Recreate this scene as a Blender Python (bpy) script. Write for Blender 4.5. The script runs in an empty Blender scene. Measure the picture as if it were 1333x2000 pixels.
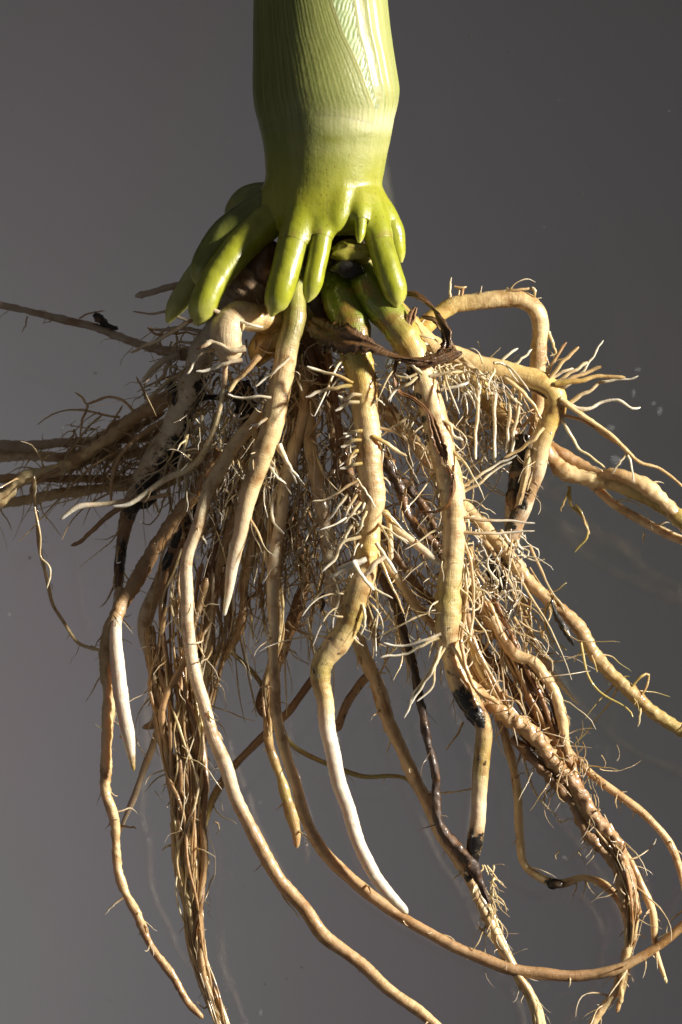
import bpy, bmesh, math, random
import numpy as np
from mathutils import Vector

random.seed(7); rng = np.random.default_rng(7)
sc = bpy.context.scene
S = 0.0001      # metres per unit; geometry below is laid out in tenths of a millimetre
D = 0.9         # camera distance to the stem axis

# ------------------------------------------------------------------ camera
cam_d = bpy.data.cameras.new('camera'); cam = bpy.data.objects.new('camera', cam_d)
sc.collection.objects.link(cam); sc.camera = cam
cam.location = (0, -D, 0); cam.rotation_euler = (math.radians(90), 0, 0)
cam_d.sensor_fit = 'VERTICAL'; cam_d.sensor_height = 24; cam_d.lens = 12 / (0.1 / D)
cam_d.clip_start = 0.01; cam_d.clip_end = 10
cam_d.dof.use_dof = True; cam_d.dof.focus_distance = D - 0.009; cam_d.dof.aperture_fstop = 14

# ------------------------------------------------------------------ world, lamps, exposure
w = bpy.data.worlds.new('World'); sc.world = w; w.use_nodes = True
bg = w.node_tree.nodes['Background']; bg.inputs[0].default_value = (0.84, 0.80, 0.80, 1); bg.inputs[1].default_value = 0.095
def area(name, loc, target, size, power, col):
    l = bpy.data.lights.new(name, 'AREA'); l.shape = 'DISK'; l.size = size; l.energy = power; l.color = col
    o = bpy.data.objects.new(name, l); sc.collection.objects.link(o)
    o.location = loc; o.rotation_euler = (Vector(target) - Vector(loc)).to_track_quat('-Z', 'Y').to_euler()
    return o
key_dir = Vector((0.87, -0.32, 0.30)).normalized()
def spot(name, loc, target, radius, power, col, cone, blend):
    l = bpy.data.lights.new(name, 'SPOT'); l.shadow_soft_size = radius; l.energy = power; l.color = col
    l.spot_size = math.radians(cone); l.spot_blend = blend
    o = bpy.data.objects.new(name, l); sc.collection.objects.link(o)
    o.location = loc; o.rotation_euler = (Vector(target) - Vector(loc)).to_track_quat('-Z', 'Y').to_euler()
    return o
spot('key_lamp', key_dir * 1.5, (0, 0, 0), 0.06, 268, (1.0, 0.93, 0.82), 24, .3)
area('added_backdrop_light', (-0.36, 0.26, -0.17), (-0.09, 0.6, -0.06), 0.2, 1.8, (1.0, 0.965, .985))  # added unseen lamp, makes the backdrop brighter towards the lower left
area('added_front_fill', (-1.0, -0.9, -0.35), (0, 0, 0), 0.9, .5, (1.0, 0.97, 0.95))  # added unseen fill, lifts the shaded sides of stem and roots
sc.view_settings.view_transform = 'Standard'; sc.view_settings.look = 'None'
sc.view_settings.exposure = 0; sc.view_settings.gamma = 1
sc.cycles.transparent_max_bounces = 16

# ------------------------------------------------------------------ helpers
def Wv(P):
    P = np.asarray(P, float); k = (D - P[..., 2] * S) / D
    return np.stack([(P[..., 0] - 666.5) * S * k, -P[..., 2] * S, (1000 - P[..., 1]) * S * k], -1)
def mesh_obj(name, V, F, mat, parent=None, cols=None, dirt=None, uv=None, smooth=True):
    """V in layout units, F an int array (n,4) or list"""
    me = bpy.data.meshes.new(name)
    V = Wv(V) if len(V) else V
    F = np.asarray(F, np.int32)
    me.vertices.add(len(V)); me.vertices.foreach_set('co', V.astype(np.float32).ravel())
    k = F.shape[1]
    me.loops.add(F.size); me.loops.foreach_set('vertex_index', F.ravel())
    me.polygons.add(len(F)); me.polygons.foreach_set('loop_start', np.arange(0, F.size, k, dtype=np.int32))
    me.polygons.foreach_set('use_smooth', np.full(len(F), smooth))
    if cols is not None:
        a = me.color_attributes.new('Col', 'FLOAT_COLOR', 'POINT')
        c = np.ones((len(V), 4), np.float32); c[:, :3] = cols; a.data.foreach_set('color', c.ravel())
    if dirt is not None:
        a = me.attributes.new('dirt', 'FLOAT', 'POINT'); a.data.foreach_set('value', np.asarray(dirt, np.float32))
    if uv is not None:
        l = me.uv_layers.new(name='UVMap'); l.data.foreach_set('uv', np.asarray(uv, np.float32)[F.ravel()].ravel())
    me.update(calc_edges=True); me.validate()
    if mat: me.materials.append(mat)
    o = bpy.data.objects.new(name, me); sc.collection.objects.link(o)
    if parent is not None: o.parent = parent
    return o
def tag(o, label=None, cat=None, group=None, kind=None):
    for k, v in (('label', label), ('category', cat), ('group', group), ('kind', kind)):
        if v: o[k] = v
    return o
C = dict(green=(.17,.22,.012), dgreen=(.10,.13,.014), lime=(.34,.40,.035), ygreen=(.36,.36,.07), cream=(.70,.54,.29), pale=(.71,.59,.41),
         white=(.80,.73,.61), tan=(.52,.35,.175), dtan=(.36,.22,.11), brown=(.15,.075,.025), dark=(.045,.021,.010),
         black=(.012,.010,.008), yel=(.62,.43,.12), grey=(.42,.35,.27), rust=(.24,.10,.025), olive=(.28,.25,.08), yroot=(.42,.33,.10))
for k in C: C[k] = np.array(C[k])
def spline(P, step):
    P = np.asarray(P, float); n = len(P)
    if n == 2: P = np.array([P[0], (P[0] + P[1]) / 2, P[1]]); n = 3
    Q = np.vstack([2 * P[0] - P[1], P, 2 * P[-1] - P[-2]]); out = []
    for i in range(n - 1):
        a, b, c, d = Q[i:i + 4]; L = np.linalg.norm((c - b)[:3]); m = max(2, int(L / step))
        t = (np.arange(m) / m)[:, None]
        out.append(0.5 * (2 * b + (c - a) * t + (2 * a - 5 * b + 4 * c - d) * t * t + (3 * b - a - 3 * c + d) * t ** 3))
    out.append(P[-1:]); return np.vstack(out)
def frames(Pc):
    T = np.gradient(Pc, axis=0); T /= np.linalg.norm(T, axis=1)[:, None] + 1e-9
    N = np.zeros_like(T); n = np.cross(T[0], [0.21, 0.13, 0.97]); n /= np.linalg.norm(n)
    for i in range(len(T)):
        n = n - T[i] * np.dot(n, T[i]); n /= np.linalg.norm(n) + 1e-9; N[i] = n
    return T, N, np.cross(T, N)
def waves(k, fmax, amp):
    return [(rng.uniform(.15, 1) * fmax, rng.uniform(0, 6.28), amp * rng.uniform(.3, 1)) for _ in range(k)]
def ev(ws, s): return sum(a * np.sin(f * s + p) for f, p, a in ws)
def tube(pts, step=5, sides=12, cols=None, wob=1.6, bump=.06, tip=True, fuzz=.02, dirts=()):
    fq = .10 if bump < .09 else .13
    """pts: (x,y,r,z). Returns V,F,col,dirt,uv,centre line, radius, N, B"""
    A = np.asarray(pts, float)[:, [0, 1, 3, 2]]
    G = spline(A, step); P = G[:, :3].copy(); R = np.maximum(G[:, 3], .6)
    s = np.r_[0, np.cumsum(np.linalg.norm(np.diff(P, axis=0), axis=1))]
    env = np.clip(s / 40, 0, 1)
    for ax in range(3): P[:, ax] += ev(waves(5, .06, wob * .5), s) * env
    R = R * (1 + ev(waves(6, fq, bump * .5), s))
    if tip:
        e = s[-1] - s; rt = R[-1] * 1.6; m = e < rt; q = 1 - e[m] / rt
        R[m] = R[m] * np.sqrt(np.maximum(1 - q * q, .02))
    T, N, B = frames(P)
    th = np.linspace(0, 2 * math.pi, sides, endpoint=False)
    rr = R[:, None] * (1 + sum(fuzz * np.sin(k * th[None] + ev(waves(2, .15, 2), s)[:, None] + rng.uniform(0, 6)) * np.sin(s * rng.uniform(.05, .35) + rng.uniform(0, 6))[:, None] for k in (1, 2, 3, 4)))
    V = P[:, None] + rr[..., None] * (np.cos(th)[None, :, None] * N[:, None] + np.sin(th)[None, :, None] * B[:, None])
    n = len(P); V = V.reshape(-1, 3)
    i = np.arange(n - 1)[:, None] * sides; j = np.arange(sides)[None]; j2 = (j + 1) % sides
    F = np.stack([i + j, i + j2, i + sides + j2, i + sides + j], -1).reshape(-1, 4)
    u = np.repeat((th / 6.2832)[None], n, 0); u = np.abs(u * 2 - 1)
    uv = np.stack([u * 10, np.repeat(s[:, None], sides, 1) / 10], -1).reshape(-1, 2)
    tt = s / s[-1]
    if cols is None: cols = [(0, 'cream'), (1, 'cream')]
    ks = np.array([c[0] for c in cols]); cv = np.array([C[c[1]] for c in cols])
    cc = np.stack([np.interp(tt, ks, cv[:, k]) for k in range(3)], -1)
    col = np.repeat(cc, sides, 0)
    d = np.zeros(len(V))
    for (dx, dy, dr, *am) in dirts:
        d = np.maximum(d, np.clip(1.2 - .85 * np.hypot(V[:, 0] - dx, V[:, 1] - dy) / dr, 0, am[0] if am else .92))
    return V, F, col, d, uv, P, R, T, N, B
def join(parts):
    off = 0; Vs, Fs, Cs, Ds, Us = [], [], [], [], []
    for V, F, c, d, u in parts:
        Vs.append(V); Fs.append(F + off); Cs.append(c); Ds.append(d); Us.append(u); off += len(V)
    return np.vstack(Vs), np.vstack(Fs), np.vstack(Cs), np.concatenate(Ds), np.vstack(Us)
def batch(P, R, col, sides=5):
    """many thin strands at once. P (n,k,3), R (n,k), col (n,k,3)"""
    n, k, _ = P.shape; T = np.gradient(P, axis=1); T /= np.linalg.norm(T, axis=2)[..., None] + 1e-9
    ref = np.array([.12, .08, 1.0]); Nn = np.cross(T, ref); Nn /= np.linalg.norm(Nn, axis=2)[..., None] + 1e-6; Bn = np.cross(T, Nn)
    th = np.linspace(0, 2 * math.pi, sides, endpoint=False)
    V = P[:, :, None] + R[:, :, None, None] * (np.cos(th)[None, None, :, None] * Nn[:, :, None] + np.sin(th)[None, None, :, None] * Bn[:, :, None])
    b = (np.arange(n) * k * sides)[:, None, None]; i = (np.arange(k - 1) * sides)[None, :, None]; j = np.arange(sides)[None, None]; j2 = (j + 1) % sides
    F = np.stack([b + i + j, b + i + j2, b + i + sides + j2, b + i + sides + j], -1).reshape(-1, 4)
    cc = np.repeat(col[:, :, None], sides, 2).reshape(-1, 3)
    s = np.r_[0:k]; uv = np.stack(np.broadcast_arrays((th / 3)[None, None, :], (s[None, :, None] * 1.2 + np.arange(n)[:, None, None] * .37)), -1).reshape(-1, 2)
    V = V.reshape(-1, 3)
    return V, F, cc, np.zeros(len(V)), uv
def strands(O, Dr, L, r0, r1, c0, c1, k=9, curl=.35, grav=.15, sides=5):
    """grow n strands: origins O, directions Dr, lengths L"""
    n = len(O); P = np.zeros((n, k, 3)); P[:, 0] = O; d = Dr / (np.linalg.norm(Dr, axis=1)[:, None] + 1e-9)
    w1 = rng.normal(0, 1, (n, 3)) * curl
    for i in range(1, k):
        w1 = w1 * .6 + rng.normal(0, 1, (n, 3)) * curl * .6
        d = d + w1 * .55; d[:, 1] += grav * .3; d /= np.linalg.norm(d, axis=1)[:, None]
        P[:, i] = P[:, i - 1] + d * (L / (k - 1))[:, None]
    t = np.linspace(0, 1, k)[None]
    R = (r0[:, None] * (1 - t) + r1[:, None] * t) * (1 + .13 * rng.normal(0, 1, (n, k))); R = np.maximum(R, .45); R[:, -1] *= .55
    col = c0[:, None] * (1 - t[..., None]) + c1[:, None] * t[..., None]
    return P, R, col

# ------------------------------------------------------------------ materials
def new_mat(name):
    m = bpy.data.materials.new(name); m.use_nodes = True; nt = m.node_tree; b = nt.nodes['Principled BSDF']; return m, nt, b
def N(nt, t, **kw):
    n = nt.nodes.new(t)
    for k, v in kw.items():
        if k.startswith('_'): n.inputs[k[1:].replace('_', ' ')].default_value = v
        else: setattr(n, k, v)
    return n
def mixc(nt, fac, a, b, blend='MIX'):
    m = nt.nodes.new('ShaderNodeMix'); m.data_type = 'RGBA'; m.blend_type = blend
    for s, v in ((0, fac), (6, a), (7, b)):
        if hasattr(v, 'links'): nt.links.new(v, m.inputs[s])
        else: m.inputs[s].default_value = v if s == 0 else (*v, 1)
    return m.outputs[2]
def mth(nt, op, a, b=0, c=None):
    m = nt.nodes.new('ShaderNodeMath'); m.operation = op
    for s, v in ((0, a), (1, b), (2, c)):
        if v is None: continue
        if hasattr(v, 'links'): nt.links.new(v, m.inputs[s])
        else: m.inputs[s].default_value = v
    return m.outputs[0]
def ramp(nt, f, lo, hi, a=0, b=1):
    m = nt.nodes.new('ShaderNodeMapRange'); m.interpolation_type = 'SMOOTHSTEP'; nt.links.new(f, m.inputs[0])
    m.inputs[1].default_value = lo; m.inputs[2].default_value = hi; m.inputs[3].default_value = a; m.inputs[4].default_value = b; return m.outputs[0]
def noise(nt, vec, scale, detail=3, rough=.6):
    n = N(nt, 'ShaderNodeTexNoise'); n.inputs['Scale'].default_value = scale; n.inputs['Detail'].default_value = detail; n.inputs['Roughness'].default_value = rough
    if vec is not None: nt.links.new(vec, n.inputs['Vector'])
    return n.outputs['Fac']
def scaled(nt, vec, s):
    m = N(nt, 'ShaderNodeMapping'); m.inputs['Scale'].default_value = s; nt.links.new(vec, m.inputs['Vector']); return m.outputs[0]
def bumpn(nt, h, dist, strength, prev=None):
    b = N(nt, 'ShaderNodeBump'); b.inputs['Distance'].default_value = dist; b.inputs['Strength'].default_value = strength
    nt.links.new(h, b.inputs['Height'])
    if prev is not None: nt.links.new(prev, b.inputs['Normal'])
    return b.outputs[0]
def root_material(name, sss, rough, coat, stain, ring):
    m, nt, b = new_mat(name); L = nt.links
    at = N(nt, 'ShaderNodeAttribute', attribute_name='Col').outputs['Color']
    di = N(nt, 'ShaderNodeAttribute', attribute_name='dirt').outputs['Fac']
    tc = N(nt, 'ShaderNodeTexCoord'); ob = tc.outputs['Object']; uv = tc.outputs['UV']
    n1 = noise(nt, ob, 260, 4); n2 = noise(nt, ob, 1100, 4, .7); n3 = noise(nt, ob, 90, 3)
    c = mixc(nt, ramp(nt, n1, .35, .75, 0, .38), at, (.82, .66, .48), 'MULTIPLY')
    st = mth(nt, 'MULTIPLY', ramp(nt, mth(nt, 'ADD', mth(nt, 'MULTIPLY', n1, .5), mth(nt, 'MULTIPLY', n3, .5)), .49, .62), stain)
    sx = N(nt, 'ShaderNodeSeparateColor'); nt.links.new(at, sx.inputs[0]); young = ramp(nt, sx.outputs[2], .42, .56, 1, .08)
    st = mth(nt, 'MULTIPLY', st, young)
    c = mixc(nt, st, c, (.27, .125, .03))
    sp = mth(nt, 'MULTIPLY', ramp(nt, n2, .665, .72, 0, stain * .9), young); c = mixc(nt, sp, c, (.06, .035, .015))
    msk = ramp(nt, mth(nt, 'ADD', di, mth(nt, 'MULTIPLY', mth(nt, 'SUBTRACT', noise(nt, ob, 600, 6, .75), .5), 2.6)), .48, .66)
    msk = mth(nt, 'MULTIPLY', msk, ramp(nt, di, .02, .2))
    c = mixc(nt, msk, c, (.010, .008, .006))
    L.new(c, b.inputs['Base Color'])
    b.inputs['Subsurface Weight'].default_value = sss; b.inputs['Subsurface Radius'].default_value = (1, .70, .34); b.inputs['Subsurface Scale'].default_value = .0022
    L.new(ramp(nt, n2, .3, .7, rough - .1, rough + .15), b.inputs['Roughness'])
    b.inputs['Coat Weight'].default_value = coat; b.inputs['Coat Roughness'].default_value = .10
    b.inputs['Specular IOR Level'].default_value = .45
    rg = noise(nt, scaled(nt, uv, (.35, 2.6, 1)), 1, 3)
    nb = bumpn(nt, rg, .0006, ring)
    nb = bumpn(nt, noise(nt, scaled(nt, uv, (1.6, .10, 1)), 2, 3), .0005, .30, nb)
    nb = bumpn(nt, n2, .0003, .4, nb)
    nb = bumpn(nt, msk, .0006, .8, nb)
    L.new(nb, b.inputs['Normal']); 
    return m
M_root = root_material('root_skin', .42, .34, .6, .68, .20)
M_fine = root_material('rootlet_skin', .30, .35, .5, .35, .12)
M_leaf = root_material('dried_leaf', .0, .42, .28, .5, .3)

def green_material(name, stripes):
    m, nt, b = new_mat(name); L = nt.links
    at = N(nt, 'ShaderNodeAttribute', attribute_name='Col').outputs['Color']
    tc = N(nt, 'ShaderNodeTexCoord'); ob = tc.outputs['Object']; uv = tc.outputs['UV']
    n1 = noise(nt, ob, 140, 4)
    c = mixc(nt, ramp(nt, n1, .35, .7, 0, .35), at, (.74, .80, .5), 'MULTIPLY')
    if stripes:
        s1 = noise(nt, scaled(nt, uv, (1, .008, 1)), .75, 2, .5); s2 = noise(nt, scaled(nt, uv, (1, .008, 1)), .26, 2, .5)
    else:
        s1 = noise(nt, scaled(nt, ob, (2600, 2600, 160)), 1, 3, .6); s2 = noise(nt, scaled(nt, ob, (500, 500, 60)), 1, 3)
    di = N(nt, 'ShaderNodeAttribute', attribute_name='dirt').outputs['Fac']
    f1 = ramp(nt, s1, .36, .64, 0, .62 if stripes else .12)
    if stripes: f1 = mth(nt, 'MULTIPLY', f1, di)
    c = mixc(nt, f1, c, (.50, .62, .35), 'MULTIPLY')
    c = mixc(nt, ramp(nt, s2, .42, .7, 0, .30 if stripes else .08), c, (.62, .64, .26))
    sp = noise(nt, ob, 2300, 2); c = mixc(nt, ramp(nt, sp, .76, .80, 0, .7), c, (.08, .05, .02))
    L.new(c, b.inputs['Base Color'])
    b.inputs['Subsurface Weight'].default_value = .45; b.inputs['Subsurface Radius'].default_value = (.9, 1, .3); b.inputs['Subsurface Scale'].default_value = .0028
    b.inputs['Roughness'].default_value = .40 if stripes else .30; b.inputs['Coat Weight'].default_value = .12 if stripes else .8; b.inputs['Coat Roughness'].default_value = .14 if stripes else .09
    ct = ramp(nt, di, 0, 1, .08, .38) if not stripes else None
    if ct is not None: L.new(ct, b.inputs['Coat Weight']); L.new(ramp(nt, mth(nt, 'ADD', n1, mth(nt, 'MULTIPLY', di, -.25)), .1, .8, .32, .55), b.inputs['Roughness'])
    nb = bumpn(nt, s1, .0002 if stripes else .0004, .22 if stripes else .10)
    nb = bumpn(nt, s2, .0004, .15 if stripes else 0, nb)
    nb = bumpn(nt, noise(nt, ob, 1500, 3), .0002, .22, nb)
    nb = bumpn(nt, n1, .0012, .25, nb)
    L.new(nb, b.inputs['Normal']); return m
M_sheath = green_material('striped_sheath', True)
M_green = green_material('green_stem', False)

# ------------------------------------------------------------------ setting: backdrop and glass
def box(name, x0, x1, y0, y1, z0, z1, mat, parent=None, rot=None):
    bm = bmesh.new(); bmesh.ops.create_cube(bm, size=1)
    for v in bm.verts: v.co = Vector(((x0 + x1) / 2 + v.co.x * (x1 - x0), (y0 + y1) / 2 + v.co.y * (y1 - y0), (z0 + z1) / 2 + v.co.z * (z1 - z0)))
    me = bpy.data.meshes.new(name); bm.to_mesh(me); bm.free(); me.materials.append(mat)
    o = bpy.data.objects.new(name, me); sc.collection.objects.link(o); return o
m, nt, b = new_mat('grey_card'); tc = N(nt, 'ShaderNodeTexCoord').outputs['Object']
c = mixc(nt, ramp(nt, noise(nt, tc, 7, 2, .4), .40, .62), (.200, .194, .195), (.208, .189, .193))  # purple and green blotches: blurred reflections of the surroundings painted into the card
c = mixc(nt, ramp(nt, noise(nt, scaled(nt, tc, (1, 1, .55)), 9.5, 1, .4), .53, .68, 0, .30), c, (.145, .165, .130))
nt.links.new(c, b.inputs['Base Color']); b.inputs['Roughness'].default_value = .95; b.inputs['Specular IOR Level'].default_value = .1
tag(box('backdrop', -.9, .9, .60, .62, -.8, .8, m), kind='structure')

m, nt, b = new_mat('wet_glass'); nt.nodes.remove(b); out = nt.nodes['Material Output']
tr = N(nt, 'ShaderNodeBsdfTransparent'); tr.inputs[0].default_value = (.97, .975, .97, 1)
gl = N(nt, 'ShaderNodeBsdfGlossy'); gl.inputs['Roughness'].default_value = .02
df = N(nt, 'ShaderNodeBsdfDiffuse'); df.inputs[0].default_value = (.5, .47, .45, 1)
fr = N(nt, 'ShaderNodeFresnel'); fr.inputs['IOR'].default_value = 1.52
mx = N(nt, 'ShaderNodeMixShader'); nt.links.new(fr.outputs[0], mx.inputs[0]); nt.links.new(tr.outputs[0], mx.inputs[1]); nt.links.new(gl.outputs[0], mx.inputs[2])
tcg = N(nt, 'ShaderNodeTexCoord').outputs['Object']
sm = mth(nt, 'MULTIPLY', ramp(nt, noise(nt, scaled(nt, tcg, (1, 1, .5)), 30, 5, .65), .5, .8), .012)
mx2 = N(nt, 'ShaderNodeMixShader'); nt.links.new(sm, mx2.inputs[0]); nt.links.new(mx.outputs[0], mx2.inputs[1]); nt.links.new(df.outputs[0], mx2.inputs[2])
nt.links.new(mx2.outputs[0], out.inputs['Surface']); M_glass = m
GZ = -620; GN = Vector((-.006, -1.0, .105)).normalized()
pane = box('glass_pane', -.22, .22, 0, .004, -.24, .24, M_glass)
pane.location = (0, -GZ * S, 0); pane.rotation_euler = GN.to_track_quat('-Y', 'Z').to_euler()
tag(pane, 'clear upright glass pane with droplets and specks behind the hanging roots', 'glass pane')
def on_glass(x, y):
    """point of the pane's front face seen at layout position x, y"""
    d = Vector(((x - 666.5) * S, D, (1000 - y) * S)); o = Vector((0, -D, 0)); p0 = Vector((0, -GZ * S, 0))
    return o + d * ((p0 - o).dot(GN) / d.dot(GN))
m, nt, b = new_mat('water'); b.inputs['Base Color'].default_value = (.9, .92, .95, 1); b.inputs['Roughness'].default_value = .03
b.inputs['Transmission Weight'].default_value = .95; b.inputs['IOR'].default_value = 1.15; b.inputs['Coat Weight'].default_value = 0; M_water = m
q_gl = GN.to_track_quat('Z', 'Y')
for (x, y, rx, ry, lab) in [(1245, 722, 7, 4, 'small flat water droplet on glass right of the longest pale rootlet tip'), (1237, 768, 4, 8, 'tall narrow water droplet between two pale rootlet tips at right'),
        (1276, 788, 5, 4, 'tiny droplet on glass just above the darker oval droplet'), (1288, 803, 6, 9, 'oval dark droplet nearest the right edge of the glass'),
        (1192, 836, 10, 6, 'droplet on glass just above the branching tan rootlet'), (1203, 900, 13, 11, 'largest round droplet low beside the forked rootlet'),
        (508, 1978, 5, 6, 'bright little droplet near the bottom edge of the glass'), (508, 1568, 3, 3, 'pinpoint droplet left of the knobby root tip'),
        (17, 1200, 5, 4, 'faint droplet on glass close to the left edge'), (1102, 1675, 5, 4, 'small droplet above the curved root with a black knot')]:
    bm = bmesh.new(); bmesh.ops.create_uvsphere(bm, u_segments=16, v_segments=10, radius=1)
    for v in bm.verts:
        a = math.atan2(v.co.y, v.co.x); k = 1 + .12 * math.sin(2 * a + x) + .08 * math.sin(3 * a + y)
        v.co = Vector((v.co.x * rx * k * S, v.co.y * ry * k * S, max(v.co.z, 0) * .28 * min(rx, ry) * S))
    for f in bm.faces: f.smooth = True
    me = bpy.data.meshes.new('water_droplet'); bm.to_mesh(me); bm.free(); me.materials.append(M_water)
    o = bpy.data.objects.new('water_droplet', me); sc.collection.objects.link(o); o.location = on_glass(x, y) + GN * .00005
    o.rotation_mode = 'QUATERNION'; o.rotation_quaternion = q_gl
    tag(o, lab, 'water droplet', 'water droplets on the glass')
# dust and dirt specks
def specks(name, n, col, rmin, rmax, label):
    m, nt, b = new_mat(name); b.inputs['Base Color'].default_value = (*col, 1); b.inputs['Roughness'].default_value = .8
    bm = bmesh.new()
    for i in range(n):
        p = on_glass(random.uniform(-40, 1370), random.uniform(-40, 2040)) + GN * .00006; r = rmin + (rmax - rmin) * random.random() ** 4
        mt = q_gl.to_matrix().to_4x4(); mt.translation = p
        vs = bmesh.ops.create_icosphere(bm, subdivisions=1, radius=1)['verts']; el = random.uniform(.4, 1); an = random.uniform(0, 3.14)
        for v in vs:
            c0, s0 = math.cos(an), math.sin(an); X, Y = v.co.x * r * S * random.uniform(.8, 1.2), v.co.y * r * S * el
            v.co = mt @ Vector((X * c0 - Y * s0, X * s0 + Y * c0, max(v.co.z, -.3) * r * S * .4))
    me = bpy.data.meshes.new(name); bm.to_mesh(me); bm.free(); me.materials.append(m)
    o = bpy.data.objects.new(name, me); sc.collection.objects.link(o); tag(o, label, 'specks', kind='stuff')
specks('dust_specks', 240, (.2, .19, .18), .4, 1.7, 'pale dust specks scattered over the glass behind the roots')
specks('soil_specks', 110, (.03, .025, .02), .6, 3.6, 'dark soil specks scattered over the glass behind the roots')

# ------------------------------------------------------------------ the plant
plant = bpy.data.objects.new('maize_plant', None); sc.collection.objects.link(plant)
tag(plant, 'green maize stalk base hanging with its washed tangled cream roots', 'plant')
plant.empty_display_size = .02

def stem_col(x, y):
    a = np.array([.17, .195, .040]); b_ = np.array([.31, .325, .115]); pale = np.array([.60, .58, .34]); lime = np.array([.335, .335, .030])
    t = np.clip((x - 505) / 250, 0, 1)[..., None]; c_ = a * (1 - t) + b_ * t  # darker left, paler right: the stem's shade partly painted into its colour
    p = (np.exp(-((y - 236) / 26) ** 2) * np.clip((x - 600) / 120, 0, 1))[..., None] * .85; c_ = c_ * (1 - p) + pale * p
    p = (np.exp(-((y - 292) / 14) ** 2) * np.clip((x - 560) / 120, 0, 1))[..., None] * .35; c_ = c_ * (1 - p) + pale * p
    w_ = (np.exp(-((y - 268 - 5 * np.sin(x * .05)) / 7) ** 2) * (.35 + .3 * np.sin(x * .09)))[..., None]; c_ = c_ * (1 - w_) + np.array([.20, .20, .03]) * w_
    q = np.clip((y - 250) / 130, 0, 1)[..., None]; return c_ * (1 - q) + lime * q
# stem profile
PY = np.array([-300, 0, 50, 100, 150, 175, 205, 225, 245, 270, 300, 340, 365, 390, 420, 450, 470])
XL = np.array([503, 501, 500, 500, 499, 499, 499, 501, 506, 512, 517, 519, 517, 513, 512, 524, 570])
XR = np.array([735, 752, 757, 764, 772, 776, 775, 772, 768, 764, 757, 750, 745, 747, 748, 735, 690])
def prof(y): return (np.interp(y, PY, XL) + np.interp(y, PY, XR)) / 2, (np.interp(y, PY, XR) - np.interp(y, PY, XL)) / 2
def soft(y):
    ys = np.stack([y + d for d in (-9, -4, 0, 4, 9)]); c, r = prof(ys); return c.mean(0), r.mean(0)
ZK = .86
# union of stem and prop roots, then split again into parts
prop = [  # centre line x,y,r,z
 [(603,372,22,40),(595,410,34,58),(580,460,32,88),(562,515,29,116),(548,560,29,130),(538,592,24,131),(533,606,14,131),(530,619,3,131)],
 [(640,385,18,60),(636,425,26,72),(627,470,22,96),(617,517,20,115),(611,552,20,124),(605,575,14,125),(600,590,3,125)],
 [(580,385,28,10),(530,425,36,24),(478,475,34,44),(438,520,31,74),(412,562,29,98),(396,600,29,106),(388,622,20,106),(383,636,5,106)],
 [(550,385,34,0),(497,420,36,8),(446,456,34,20),(412,492,29,28),(396,524,25,30),(390,545,16,30),(388,556,4,30)],
 [(570,385,32,-60),(524,386,32,-80),(487,392,31,-92),(464,410,25,-100),(456,432,18,-104),(454,450,6,-104)],
 [(520,430,30,-50),(450,480,30,-30),(395,528,26,-14),(360,575,23,-4),(340,605,17,0),(328,630,4,0)],
 [(720,390,22,50),(733,440,27,68),(748,490,26,92),(761,535,26,104),(770,566,25,107),(773,586,18,108),(773,600,5,108)],
 [(728,385,22,20),(752,420,22,28),(768,450,21,32),(775,478,18,34),(781,498,12,34),(784,513,3,34)],
 [(704,385,12,70),(703,415,17,84),(704,442,12,98),(703,462,9,106),(702,475,3,107)],
 [(668,380,14,80),(664,410,16,86),(660,434,13,92),(656,448,4,94)],
]
Pj = []
ys = np.r_[np.arange(-260, 470, 6.)]; cx, rx = soft(ys); K = 72; th = np.linspace(0, 2 * math.pi, K, endpoint=False)
V = np.stack([cx[:, None] + rx[:, None] * np.sin(th), np.repeat(ys[:, None], K, 1), rx[:, None] * ZK * np.cos(th)], -1).reshape(-1, 3)
i = np.arange(len(ys) - 1)[:, None] * K; j = np.arange(K)[None]; j2 = (j + 1) % K
F = np.stack([i + j, i + K + j, i + K + j2, i + j2], -1).reshape(-1, 4)
bm = bmesh.new()
def add_bm(V, F, sides):
    vs = [bm.verts.new(v) for v in V]
    for f in F: bm.faces.new([vs[a] for a in f])
    bm.faces.new(vs[:sides][::-1]); bm.faces.new(vs[-sides:])
add_bm(V, F, K)
prop_lines = []; fingers = []
for pr in prop:
    t = tube(pr, step=4, sides=22, wob=1.2, bump=.012, fuzz=.005, tip=False)
    kq = len(prop_lines); cut = (.46, .44, .20, .20, .25, .10, .42, .45, .55, 1)[kq]; n_ = max(4, int(len(t[6]) * cut)); fingers.append(t)
    add_bm(t[0][:n_ * 22], t[1][:(n_ - 1) * 22], 22); prop_lines.append((t[5][:n_], t[6][:n_] + (2.2 * np.clip((n_ - np.arange(n_)) / 6, .1, 1) if kq not in (2, 3, 4, 5) else -5 * np.arange(n_) / n_)))
bmesh.ops.recalc_face_normals(bm, faces=bm.faces)
me = bpy.data.meshes.new('tmp'); bm.to_mesh(me); bm.free(); o = bpy.data.objects.new('tmp', me); sc.collection.objects.link(o)
md = o.modifiers.new('r', 'REMESH'); md.mode = 'VOXEL'; md.voxel_size = 2.6
md = o.modifiers.new('s', 'SMOOTH'); md.factor = .6; md.iterations = 4
dg = bpy.context.evaluated_depsgraph_get(); em = o.evaluated_get(dg).to_mesh()
nv = len(em.vertices); V = np.empty(nv * 3, np.float32); em.vertices.foreach_get('co', V); V = V.reshape(-1, 3).astype(float)
nrm = np.empty(nv * 3, np.float32); em.vertices.foreach_get('normal', nrm); nrm = nrm.reshape(-1, 3)
F = np.array([p.vertices[:] for p in em.polygons if len(p.vertices) == 4])
o.evaluated_get(dg).to_mesh_clear(); bpy.data.objects.remove(o)
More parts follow.
